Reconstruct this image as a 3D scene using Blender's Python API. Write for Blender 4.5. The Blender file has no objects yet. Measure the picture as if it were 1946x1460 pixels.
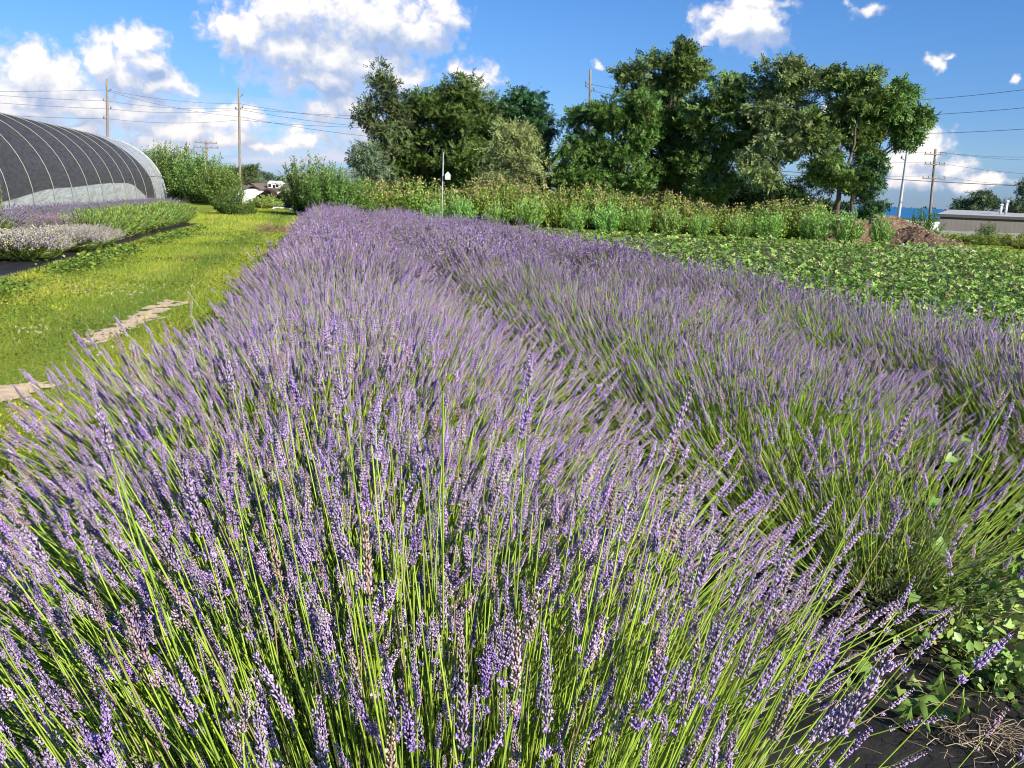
import bpy, math, random
import numpy as np
from mathutils import Vector, Matrix

R = math.radians
scene = bpy.context.scene
COL = scene.collection

# ------------------------------------------------------------------ camera
F_PX, PW, PH = 1700.0, 1946.0, 1460.0
PITCH, ROLL, CAM_Z = R(12.0), R(2.3), 1.45
cam_d = bpy.data.cameras.new("camera")
cam_d.sensor_width = 36.0
cam_d.lens = 36.0 * F_PX / PW
cam_d.clip_start, cam_d.clip_end = 0.05, 5000.0
cam = bpy.data.objects.new("camera", cam_d)
COL.objects.link(cam)
cam.rotation_mode = 'QUATERNION'
cam.location = (0, 0, CAM_Z)
_fw = Vector((0, math.cos(PITCH), -math.sin(PITCH)))
_r0 = Vector((1, 0, 0)); _u0 = _r0.cross(_fw)
_R = math.cos(ROLL) * _r0 + math.sin(ROLL) * _u0
_U = -math.sin(ROLL) * _r0 + math.cos(ROLL) * _u0
cam.rotation_quaternion = Matrix((_R, _U, -_fw)).transposed().to_quaternion()
scene.camera = cam


def at(px, py, Y):
    """Point at distance Y (metres along the view) seen at a photograph pixel."""
    d = _fw + _R * ((px - PW / 2) / F_PX) - _U * ((py - PH / 2) / F_PX)
    return Vector((0, 0, CAM_Z)) + d * (Y / d.y)


# ------------------------------------------------------------------ light
SUN_EL, SUN_AZ = R(28.0), R(135.0)          # azimuth clockwise from the view direction (+Y)
SKY_STRENGTH, SUN_STRENGTH, EXPOSURE = 0.066, 5.0, 0.68
sun_dir = Vector((math.sin(SUN_AZ) * math.cos(SUN_EL), math.cos(SUN_AZ) * math.cos(SUN_EL), math.sin(SUN_EL)))
sd = bpy.data.lights.new("sun", 'SUN')
sd.energy, sd.angle, sd.color = SUN_STRENGTH, R(0.5), (1.0, 0.93, 0.80)
so = bpy.data.objects.new("sun", sd)
COL.objects.link(so)
so.rotation_mode = 'QUATERNION'
so.rotation_quaternion = sun_dir.to_track_quat('Z', 'Y')

world = bpy.data.worlds.new("World")
scene.world = world
world.use_nodes = True
nt = world.node_tree
nt.nodes.clear()


class NG:
    """small helper for building node graphs"""
    def __init__(s, tree): s.t = tree; s.n = tree.nodes; s.l = tree.links
    def new(s, kind, **kw):
        n = s.n.new(kind)
        for k, v in kw.items(): setattr(n, k, v)
        return n
    def put(s, sock, val):
        if isinstance(val, bpy.types.NodeSocket): s.l.new(val, sock)
        elif val is not None: sock.default_value = val
    def math(s, op, a, b=None, c=None, clamp=False):
        n = s.new('ShaderNodeMath', operation=op, use_clamp=clamp)
        for i, v in enumerate((a, b, c)): s.put(n.inputs[i], v)
        return n.outputs[0]
    def vec(s, op, a, b=None):
        n = s.new('ShaderNodeVectorMath', operation=op)
        s.put(n.inputs[0], a); s.put(n.inputs[1], b)
        return n.outputs['Value'] if op in ('LENGTH', 'DOT_PRODUCT', 'DISTANCE') else n.outputs[0]
    def noise(s, vec, scale, detail=4, rough=0.55, dist=0.0, out=0):
        n = s.new('ShaderNodeTexNoise')
        s.put(n.inputs['Vector'], vec)
        n.inputs['Scale'].default_value = scale; n.inputs['Detail'].default_value = detail
        n.inputs['Roughness'].default_value = rough; n.inputs['Distortion'].default_value = dist
        return n.outputs[out]
    def smooth(s, x, a, b, lo=0.0, hi=1.0):
        n = s.new('ShaderNodeMapRange', interpolation_type='SMOOTHSTEP')
        s.put(n.inputs[0], x)
        for i, v in zip((1, 2, 3, 4), (a, b, lo, hi)): n.inputs[i].default_value = v
        return n.outputs[0]
    def mix(s, f, a, b):
        n = s.new('ShaderNodeMix', data_type='RGBA')
        s.put(n.inputs[0], f); s.put(n.inputs[6], a); s.put(n.inputs[7], b)
        return n.outputs[2]


# cloud heaps: azimuth, elevation, half width, half height in degrees
BLOBS = [(-16.41,8.55,2.42,1.78),(-13.72,9.89,3.60,1.96),(-11.92,7.44,4.95,1.48),(-9.46,9.63,4.32,2.49),(-6.64,9.22,2.51,1.51),(-4.94,10.32,1.34,0.94),(-13.74,7.75,3.60,1.64),(-9.75,7.28,4.32,1.49),(-12.54,6.22,3.95,0.92),(-7.24,6.68,1.50,1.00),(-2.77,6.74,1.35,1.01),(-4.23,7.28,0.61,0.40),
(-28.01,5.44,2.23,1.49),(-26.27,4.64,2.42,2.12),(-24.20,6.47,1.08,1.54),(-23.30,5.58,1.70,1.39),(-21.98,7.64,0.94,0.78),(-22.95,7.27,0.87,0.93),(-22.03,6.39,1.09,0.78),(-21.10,5.33,1.57,0.69),(-28.61,3.90,2.37,1.48),(-25.54,3.72,4.26,1.06),(-22.71,3.64,2.80,1.18),(-20.63,3.05,2.21,1.01),(-27.90,3.27,3.28,0.66),(-19.45,3.86,0.95,0.64),(-19.76,3.10,1.90,0.89),(-17.41,3.69,1.77,0.77),(-16.06,3.77,0.81,0.58),(-21.24,1.84,2.83,0.69),(-18.03,2.46,1.92,0.58),(-25.61,2.45,1.82,0.43),
(-11.93,4.31,1.48,1.15),(-10.53,4.84,1.66,1.49),(-9.74,3.51,1.99,1.16),(-13.79,3.30,0.82,0.52),(-13.18,2.56,1.97,0.46),(-15.65,1.98,1.95,0.32),
(12.45,10.19,2.70,1.48),(13.66,10.04,1.80,1.31),(11.25,10.04,1.49,1.16),(13.25,11.22,2.46,0.46),(19.64,10.72,1.43,0.57),(18.55,11.02,0.70,0.38),(23.39,7.98,0.93,0.74),(24.07,8.45,0.43,0.31),(27.53,6.95,0.54,0.30),(4.45,7.84,0.57,0.40),(23.58,3.20,1.54,1.24),(22.42,2.60,1.87,1.09),(24.79,2.22,1.53,0.86),(25.70,1.38,1.37,0.61),(23.23,1.59,2.48,0.62),(26.97,1.70,1.80,0.30),(17.76,4.57,1.9,1.5),
(-44,9,5,3),(-38,5,4,2.2),(36,6,3,1.4),(44,10,5,2.6),(60,8,7,3),(-70,12,8,4),(95,14,9,4),(-110,12,10,4),(150,16,10,5),(-150,10,12,4)]
g = NG(nt)
sky = g.new('ShaderNodeTexSky', sky_type='NISHITA', sun_disc=False)
sky.sun_elevation, sky.sun_rotation = SUN_EL, SUN_AZ
sky.altitude, sky.air_density, sky.dust_density, sky.ozone_density = 200.0, 1.0, 0.0, 5.0


def cloud_density(direction, du, dv, plain=False):
    sp = g.new('ShaderNodeSeparateXYZ'); g.put(sp.inputs[0], direction)
    u = g.math('MULTIPLY', g.math('ARCTAN2', sp.outputs[0], sp.outputs[1]), 57.29578)
    v = g.math('MULTIPLY', g.math('ARCSINE', sp.outputs[2]), 57.29578)
    cb = g.new('ShaderNodeCombineXYZ')
    g.put(cb.inputs[0], g.math('ADD', u, du)); g.put(cb.inputs[1], g.math('ADD', v, dv))
    p0 = cb.outputs[0]
    warp = g.vec('SUBTRACT', g.noise(p0, 0.55, 3, 0.55, out=1), (0.5, 0.5, 0.5))
    p = g.vec('ADD', p0, g.vec('MULTIPLY', warp, (2.0, 1.3, 0)))
    acc = None
    for (a, e, ra, re) in BLOBS:
        q = g.vec('MULTIPLY', g.vec('SUBTRACT', p, (a, e, 0)), (1 / (ra * 1.32 + (.35 if a < 2 else .1)), 1 / (re * 1.32 + (.30 if a < 2 else .08)), 0))
        d = g.math('SUBTRACT', 0.74 if a > 2 and ra < 1.5 and e > 6 else 1.0, g.vec('LENGTH', q))
        acc = d if acc is None else g.math('SMOOTH_MAX', acc, d, 0.15)
    if plain: return acc
    fb = g.noise(p0, 0.75, 7, 0.52, 0.2)
    vo = g.new('ShaderNodeTexVoronoi', feature='SMOOTH_F1'); g.put(vo.inputs['Vector'], p)
    vo.inputs['Scale'].default_value = 1.15; vo.inputs['Smoothness'].default_value = 0.6
    if 'Detail' in vo.inputs: vo.inputs['Detail'].default_value = 3.0; vo.inputs['Roughness'].default_value = 0.55
    f = g.math('ADD', acc, g.math('MULTIPLY', g.math('SUBTRACT', fb, 0.5), 1.1))
    f = g.math('ADD', f, g.math('MULTIPLY', g.math('SUBTRACT', 0.45, vo.outputs['Distance']), 0.42))
    return f, v, acc, p0


skyc = g.new('ShaderNodeHueSaturation'); g.put(skyc.inputs['Color'], sky.outputs[0])
skyc.inputs['Saturation'].default_value = 1.1
bg_sky = g.new('ShaderNodeBackground'); bg_sky.inputs['Strength'].default_value = SKY_STRENGTH
wsp = g.new('ShaderNodeSeparateXYZ')
wtc = g.new('ShaderNodeTexCoord'); g.put(wsp.inputs[0], wtc.outputs['Generated'])
tint = g.mix(g.smooth(wsp.outputs[2], 0.0, 0.06), (0.44, 0.60, 1.10, 1), (0.76, 0.90, 1.22, 1))
tint = g.mix(g.smooth(wsp.outputs[2], 0.05, 0.20), tint, (0.84, 1.04, 1.33, 1))
skm = g.new('ShaderNodeMix', data_type='RGBA', blend_type='MULTIPLY'); skm.inputs[0].default_value = 1
g.put(skm.inputs[6], skyc.outputs[0]); g.put(skm.inputs[7], tint)
g.put(bg_sky.inputs['Color'], skm.outputs[2])
ow = g.new('ShaderNodeOutputWorld'); g.put(ow.inputs['Surface'], bg_sky.outputs[0])

scene.view_settings.view_transform = 'Standard'
scene.view_settings.look = 'None'
scene.view_settings.exposure = EXPOSURE
scene.view_settings.gamma = 1.0
scene.cycles.max_bounces = 4
scene.cycles.diffuse_bounces = 1
scene.cycles.filter_width = 1.1
scene.cycles.glossy_bounces = 2
scene.cycles.transmission_bounces = 3
scene.cycles.transparent_max_bounces = 8
scene.cycles.use_adaptive_sampling = True
scene.cycles.adaptive_threshold = 0.02

# ------------------------------------------------------------------ materials
MATS = {}


def base_mat(name):
    m = bpy.data.materials.new(name); m.use_nodes = True
    m.node_tree.nodes.clear()
    gg = NG(m.node_tree)
    out = gg.new('ShaderNodeOutputMaterial')
    MATS[name] = m
    return m, gg, out


def leaf_mat(name, trans=0.3, rough=0.5, spec=0.35, tint=(1, 1, 1), vary=0.10, huev=0.02):
    """vegetation: colour from the mesh's own 'Col' attribute, part of the light passes through"""
    m, gg, out = base_mat(name)
    a = gg.new('ShaderNodeAttribute', attribute_name='Col')
    oi = gg.new('ShaderNodeObjectInfo')
    hs = gg.new('ShaderNodeHueSaturation')
    gg.put(hs.inputs['Hue'], gg.math('ADD', 0.5 - huev, gg.math('MULTIPLY', oi.outputs['Random'], 2 * huev)))
    gg.put(hs.inputs['Value'], gg.math('ADD', 1 - vary, gg.math('MULTIPLY', oi.outputs['Random'], 2 * vary)))
    mm = gg.new('ShaderNodeMix', data_type='RGBA', blend_type='MULTIPLY'); mm.inputs[0].default_value = 1
    gg.put(mm.inputs[6], a.outputs['Color']); mm.inputs[7].default_value = (*tint, 1)
    gg.put(hs.inputs['Color'], mm.outputs[2])
    p = gg.new('ShaderNodeBsdfPrincipled')
    gg.put(p.inputs['Base Color'], hs.outputs[0])
    p.inputs['Roughness'].default_value = rough
    p.inputs['Specular IOR Level'].default_value = spec
    if trans > 0:
        t = gg.new('ShaderNodeBsdfTranslucent'); gg.put(t.inputs['Color'], hs.outputs[0])
        x = gg.new('ShaderNodeMixShader'); x.inputs[0].default_value = trans
        gg.put(x.inputs[1], p.outputs[0]); gg.put(x.inputs[2], t.outputs[0])
        gg.put(out.inputs[0], x.outputs[0])
    else:
        gg.put(out.inputs[0], p.outputs[0])
    return m


def solid_mat(name, c1, c2=None, scale=6.0, rough=0.7, metal=0.0, bump=0.0, bscale=40.0, stretch=(1, 1, 1), trans=0.0, spec=0.4, detail=5):
    m, gg, out = base_mat(name)
    t = gg.new('ShaderNodeTexCoord')
    v = gg.vec('MULTIPLY', t.outputs['Object'], stretch)
    n = gg.noise(v, scale, detail, 0.6)
    c = gg.mix(gg.smooth(n, 0.32, 0.68), (*c1, 1), (*(c2 or c1), 1))
    p = gg.new('ShaderNodeBsdfPrincipled')
    gg.put(p.inputs['Base Color'], c)
    p.inputs['Roughness'].default_value = rough; p.inputs['Metallic'].default_value = metal
    p.inputs['Specular IOR Level'].default_value = spec
    if bump:
        b = gg.new('ShaderNodeBump'); b.inputs['Strength'].default_value = bump; b.inputs['Distance'].default_value = 0.02
        gg.put(b.inputs['Height'], gg.noise(v, bscale, 4, 0.6)); gg.put(p.inputs['Normal'], b.outputs[0])
    sh = p.outputs[0]
    if trans:
        tr = gg.new('ShaderNodeBsdfTranslucent'); gg.put(tr.inputs['Color'], c)
        x = gg.new('ShaderNodeMixShader'); x.inputs[0].default_value = trans
        gg.put(x.inputs[1], sh); gg.put(x.inputs[2], tr.outputs[0]); sh = x.outputs[0]
    gg.put(out.inputs[0], sh)
    return m


leaf_mat('stem', 0.10, 0.5, 0.3, huev=0.01, vary=0.08)
leaf_mat('petal', 0.06, 0.75, 0.12, huev=0.008, vary=0.08)
leaf_mat('leaf', 0.22, 0.5, 0.3)
leaf_mat('tree_leaf', 0.12, 0.5, 0.3, huev=0.015)
leaf_mat('blade', 0.30, 0.55, 0.25)
leaf_mat('dry', 0.10, 0.8, 0.1)
leaf_mat('broad_leaf', 0.15, 0.45, 0.4)
leaf_mat('bark', 0.0, 0.9, 0.1)
leaf_mat('fluff', 0.4, 0.9, 0.05)
solid_mat('fabric', (0.013, 0.013, 0.014), (0.034, 0.031, 0.028), 5.0, 0.6, bump=0.6, bscale=14.0, spec=0.3)
solid_mat('wood_pole', (0.19, 0.16, 0.13), (0.30, 0.26, 0.21), 3.0, 0.85, stretch=(6, 6, 0.6), bump=0.4)
solid_mat('steel', (0.42, 0.44, 0.46), (0.52, 0.54, 0.56), 2.0, 0.45, metal=0.3)
solid_mat('wire', (0.10, 0.10, 0.11), None, 1, 0.6)
solid_mat('insulator', (0.16, 0.15, 0.14), (0.22, 0.2, 0.19), 8, 0.5)
solid_mat('hoop', (0.27, 0.26, 0.23), (0.34, 0.32, 0.28), 2, 0.5, metal=0.2)
solid_mat('roof_blue', (0.02, 0.13, 0.30), (0.025, 0.15, 0.33), 0.6, 0.5)
solid_mat('wall_white', (0.72, 0.72, 0.70), (0.80, 0.80, 0.78), 0.8, 0.7)
solid_mat('siding_grey', (0.105, 0.095, 0.092), (0.125, 0.115, 0.11), 0.7, 0.65)
solid_mat('block_grey', (0.06, 0.055, 0.053), (0.078, 0.07, 0.067), 0.9, 0.85)
solid_mat('roof_pale', (0.44, 0.43, 0.42), (0.52, 0.51, 0.50), 0.5, 0.5)
solid_mat('dark_trim', (0.03, 0.03, 0.032), None, 1, 0.6)
solid_mat('fence_grey', (0.22, 0.22, 0.23), (0.29, 0.29, 0.30), 0.9, 0.8)
solid_mat('roof_brown', (0.16, 0.11, 0.095), (0.21, 0.15, 0.13), 3.0, 0.85)
solid_mat('wall_cream', (0.66, 0.63, 0.56), (0.72, 0.70, 0.63), 1.0, 0.8)
solid_mat('glass_dark', (0.02, 0.025, 0.03), None, 1, 0.15)
solid_mat('concrete', (0.50, 0.46, 0.40), (0.60, 0.56, 0.49), 2.0, 0.9, bump=0.2)
solid_mat('bare_soil', (0.58, 0.43, 0.29), (0.78, 0.61, 0.44), 9.0, 0.95, bump=0.8, bscale=30)
solid_mat('field_soil', (0.055, 0.045, 0.028), (0.10, 0.075, 0.045), 4.0, 0.95, bump=0.6, bscale=12)
solid_mat('plastic_white', (0.80, 0.80, 0.79), None, 1, 0.4)


def mulch_mat(name, c1, c2):
    m, gg, out = base_mat(name)
    t = gg.new('ShaderNodeTexCoord')
    v = t.outputs['Object']
    n1 = gg.noise(v, 1.2, 6, 0.65); n2 = gg.noise(v, 14, 5, 0.7)
    c = gg.mix(gg.smooth(n1, 0.35, 0.65), (*c1, 1), (*c2, 1))
    c = gg.mix(gg.smooth(n2, 0.30, 0.75), (c1[0] * .35, c1[1] * .32, c1[2] * .3, 1), c)
    p = gg.new('ShaderNodeBsdfPrincipled'); gg.put(p.inputs['Base Color'], c); p.inputs['Roughness'].default_value = 0.95
    b = gg.new('ShaderNodeBump'); b.inputs['Strength'].default_value = 1.0; b.inputs['Distance'].default_value = 0.12
    gg.put(b.inputs['Height'], n2); gg.put(p.inputs['Normal'], b.outputs[0])
    gg.put(out.inputs[0], p.outputs[0])
    return m


mulch_mat('mulch_pale', (0.34, 0.22, 0.13), (0.46, 0.31, 0.19))
mulch_mat('mulch_dark', (0.22, 0.13, 0.085), (0.32, 0.20, 0.13))
mulch_mat('compost', (0.075, 0.038, 0.026), (0.14, 0.07, 0.045))


def ground_mat():
    m, gg, out = base_mat('ground')
    t = gg.new('ShaderNodeTexCoord'); v = t.outputs['Object']
    n1 = gg.noise(v, 0.45, 5, 0.6); n2 = gg.noise(v, 3.2, 6, 0.65); n3 = gg.noise(v, 30, 4, 0.7)
    c = gg.mix(gg.smooth(n1, 0.36, 0.62), (0.19, 0.28, 0.030, 1), (0.36, 0.40, 0.048, 1))
    c = gg.mix(gg.math('MULTIPLY', gg.smooth(n2, 0.55, 0.74), 0.65), c, (0.33, 0.28, 0.12, 1))
    c = gg.mix(gg.smooth(n3, 0.25, 0.62), (0.045, 0.075, 0.012, 1), c)
    p = gg.new('ShaderNodeBsdfPrincipled'); gg.put(p.inputs['Base Color'], c)
    p.inputs['Roughness'].default_value = 0.9; p.inputs['Specular IOR Level'].default_value = 0.1
    b = gg.new('ShaderNodeBump'); b.inputs['Strength'].default_value = 0.7; b.inputs['Distance'].default_value = 0.03
    gg.put(b.inputs['Height'], n3); gg.put(p.inputs['Normal'], b.outputs[0])
    gg.put(out.inputs[0], p.outputs[0])
    return m


ground_mat()


def film_mat():
    """milky greenhouse film: lets light through, shines at grazing angles"""
    m, gg, out = base_mat('film')
    t = gg.new('ShaderNodeTexCoord'); v = gg.vec('MULTIPLY', t.outputs['Object'], (1, 0.7, 3.0))
    n = gg.noise(v, 1.6, 4, 0.6, 0.8)
    p = gg.new('ShaderNodeBsdfPrincipled')
    p.inputs['Base Color'].default_value = (0.76, 0.79, 0.82, 1); p.inputs['Roughness'].default_value = 0.22
    b = gg.new('ShaderNodeBump'); b.inputs['Strength'].default_value = 0.9; b.inputs['Distance'].default_value = 0.12
    gg.put(b.inputs['Height'], n); gg.put(p.inputs['Normal'], b.outputs[0])
    tr = gg.new('ShaderNodeBsdfTranslucent'); tr.inputs[0].default_value = (0.7, 0.75, 0.82, 1)
    tp = gg.new('ShaderNodeBsdfTransparent'); tp.inputs[0].default_value = (0.93, 0.95, 0.98, 1)
    x1 = gg.new('ShaderNodeMixShader'); x1.inputs[0].default_value = 0.35
    gg.put(x1.inputs[1], p.outputs[0]); gg.put(x1.inputs[2], tr.outputs[0])
    x2 = gg.new('ShaderNodeMixShader'); gg.put(x2.inputs[0], gg.smooth(n, 0.3, 0.7, 0.06, 0.26))
    gg.put(x2.inputs[1], x1.outputs[0]); gg.put(x2.inputs[2], tp.outputs[0])
    gg.put(out.inputs[0], x2.outputs[0])


film_mat()


def shade_mat():
    m, gg, out = base_mat('shade_cloth')
    t = gg.new('ShaderNodeTexCoord'); v = t.outputs['Object']
    n = gg.noise(gg.vec('MULTIPLY', v, (1, 1, 4)), 2.2, 5, 0.65)
    p = gg.new('ShaderNodeBsdfPrincipled')
    gg.put(p.inputs['Base Color'], gg.mix(gg.smooth(n, 0.3, 0.7), (0.042, 0.042, 0.045, 1), (0.078, 0.078, 0.082, 1)))
    p.inputs['Roughness'].default_value = 0.7; p.inputs['Specular IOR Level'].default_value = 0.25
    b = gg.new('ShaderNodeBump'); b.inputs['Strength'].default_value = 0.35; b.inputs['Distance'].default_value = 0.05
    gg.put(b.inputs['Height'], n); gg.put(p.inputs['Normal'], b.outputs[0])
    tp = gg.new('ShaderNodeBsdfTransparent')
    x = gg.new('ShaderNodeMixShader'); x.inputs[0].default_value = 0.12
    gg.put(x.inputs[1], p.outputs[0]); gg.put(x.inputs[2], tp.outputs[0])
    gg.put(out.inputs[0], x.outputs[0])


shade_mat()


# ------------------------------------------------------------------ mesh tools
SOFT = {'stem', 'petal', 'leaf', 'tree_leaf', 'blade', 'dry', 'broad_leaf', 'bark', 'fluff', 'wire', 'insulator'}


class MB:
    """collects vertices, faces (triangles / quads) and colours; builds ONE mesh object"""
    def __init__(s): s.v, s.c, s.f3, s.f4, s.n = [], [], [], [], 0

    def add(s, v, f, c=(0.5, 0.5, 0.5)):
        v = np.asarray(v, dtype=np.float32).reshape(-1, 3)
        f = np.asarray(f, dtype=np.int32)
        c = np.asarray(c, dtype=np.float32)
        if c.ndim == 1: c = np.tile(c, (len(v), 1))
        s.v.append(v); s.c.append(c)
        (s.f3 if f.shape[1] == 3 else s.f4).append(f + s.n)
        s.n += len(v)

    def stamp(s, tpl, M, T, tint=None):
        """tpl = (verts, faces, colours); M (K,3,3), T (K,3), tint (K,3)"""
        tv, tf, tcol = tpl
        K, n = len(T), len(tv)
        if K == 0: return
        V = np.einsum('kij,nj->kni', M, tv) + T[:, None, :]
        C = np.broadcast_to(tcol[None], (K, n, 3)) if tint is None else tcol[None] * tint[:, None, :]
        Fk = tf[None] + (np.arange(K) * n)[:, None, None]
        s.add(V.reshape(-1, 3), Fk.reshape(-1, tf.shape[1]), C.reshape(-1, 3))

    def box(s, x0, y0, z0, x1, y1, z1, c=(.5, .5, .5)):
        v = [(x0, y0, z0), (x1, y0, z0), (x1, y1, z0), (x0, y1, z0), (x0, y0, z1), (x1, y0, z1), (x1, y1, z1), (x0, y1, z1)]
        s.add(v, [(0, 3, 2, 1), (4, 5, 6, 7), (0, 1, 5, 4), (1, 2, 6, 5), (2, 3, 7, 6), (3, 0, 4, 7)], c)

    def tube(s, pts, rad, sides=6, c=(.5, .5, .5), cap=True):
        pts = np.asarray(pts, dtype=np.float64); n = len(pts)
        rad = np.broadcast_to(np.asarray(rad, dtype=np.float64), (n,))
        tan = np.gradient(pts, axis=0); tan /= np.linalg.norm(tan, axis=1, keepdims=True) + 1e-12
        up = np.array([0, 0, 1.0]) if abs(tan[0][2]) < 0.9 else np.array([1.0, 0, 0])
        a = np.linspace(0, 2 * np.pi, sides, endpoint=False)
        V = []
        for i in range(n):
            x = np.cross(up, tan[i]); x /= np.linalg.norm(x) + 1e-12
            y = np.cross(tan[i], x)
            V.append(pts[i] + rad[i] * (np.cos(a)[:, None] * x + np.sin(a)[:, None] * y))
        V = np.concatenate(V)
        Fq = []
        for i in range(n - 1):
            for k in range(sides):
                Fq.append((i * sides + k, i * sides + (k + 1) % sides, (i + 1) * sides + (k + 1) % sides, (i + 1) * sides + k))
        base = s.n
        s.add(V, Fq, c)
        if cap:
            for i0, flip in ((0, True), ((n - 1) * sides, False)):
                t = [(i0, i0 + k, i0 + k + 1) if not flip else (i0, i0 + k + 1, i0 + k) for k in range(1, sides - 1)]
                s.f3.append(np.asarray(t, dtype=np.int32) + base)

    def mesh(s, name, mat, smooth=False):
        v = np.concatenate(s.v); c = np.concatenate(s.c)
        f3 = np.concatenate(s.f3) if s.f3 else np.zeros((0, 3), np.int32)
        f4 = np.concatenate(s.f4) if s.f4 else np.zeros((0, 4), np.int32)
        me = bpy.data.meshes.new(name)
        me.vertices.add(len(v)); me.vertices.foreach_set('co', v.astype(np.float32).ravel())
        li = np.concatenate([f3.ravel(), f4.ravel()]).astype(np.int32)
        me.loops.add(len(li)); me.loops.foreach_set('vertex_index', li)
        st = np.concatenate([np.arange(len(f3)) * 3, len(f3) * 3 + np.arange(len(f4)) * 4]).astype(np.int32)
        me.polygons.add(len(st)); me.polygons.foreach_set('loop_start', st)
        me.polygons.foreach_set('use_smooth', np.full(len(st), bool(smooth or mat in SOFT)))
        at_ = me.attributes.new('Col', 'FLOAT_COLOR', 'POINT')
        at_.data.foreach_set('color', np.concatenate([c, np.ones((len(c), 1))], axis=1).astype(np.float32).ravel())
        me.materials.append(MATS[mat])
        me.update(calc_edges=True)
        return me

    def build(s, name, mat, parent=None, smooth=False):
        o = bpy.data.objects.new(name, s.mesh(name, mat, smooth))
        COL.objects.link(o)
        if parent is not None: o.parent = parent
        return o


def tag(o, label=None, cat=None, group=None, kind=None):
    for k, v in (('label', label), ('category', cat), ('group', group), ('kind', kind)):
        if v: o[k] = v
    return o


def thing(name, label, cat, loc=(0, 0, 0), group=None, rz=0.0):
    o = bpy.data.objects.new(name, None); COL.objects.link(o)
    o.empty_display_size = 0.2
    o.location = loc; o.rotation_euler = (0, 0, rz)
    return tag(o, label, cat, group)


def dup(src, loc, rz=0.0, sc=1.0, label=None, group=None):
    r = src.copy(); COL.objects.link(r)
    r.location = loc; r.rotation_euler = (0, 0, rz); r.scale = (sc, sc, sc) if not isinstance(sc, tuple) else sc
    if label: r['label'] = label
    if group: r['group'] = group
    for ch in list(src.children):
        c = ch.copy(); COL.objects.link(c); c.parent = r
        for gch in list(ch.children):
            d = gch.copy(); COL.objects.link(d); d.parent = c
    return r


def norm(a): return a / (np.linalg.norm(a, axis=-1, keepdims=True) + 1e-9)


def frames(zdir, rng, spin=True):
    """(K,3,3) matrices whose local +Z is zdir, spun at random about it"""
    z = norm(np.asarray(zdir, dtype=np.float64))
    ref = np.where(np.abs(z[:, 2:3]) < 0.95, np.array([[0, 0, 1.0]]), np.array([[1.0, 0, 0]]))
    x = norm(np.cross(ref, z)); y = np.cross(z, x)
    if spin:
        a = rng.uniform(0, 2 * np.pi, len(z))[:, None]
        x, y = x * np.cos(a) + y * np.sin(a), -x * np.sin(a) + y * np.cos(a)
    return np.stack([x, y, z], axis=2)


def sstep(a, b, x):
    t = np.clip((x - a) / (b - a), 0, 1); return t * t * (3 - 2 * t)


def gz(x, y):
    """ground height: level by the camera, falling away beyond the field"""
    x = np.asarray(x, dtype=np.float64); y = np.asarray(y, dtype=np.float64)
    wl = sstep(-14, -4, x); wr = sstep(6, 14, x)
    a = 66 * (1 - wl) + 56 * wl; a = a * (1 - wr) + 40 * wr
    b = a + 42
    return -3.0 * sstep(a, b, y)


def gzf(x, y): return float(gz(x, y))


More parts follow.
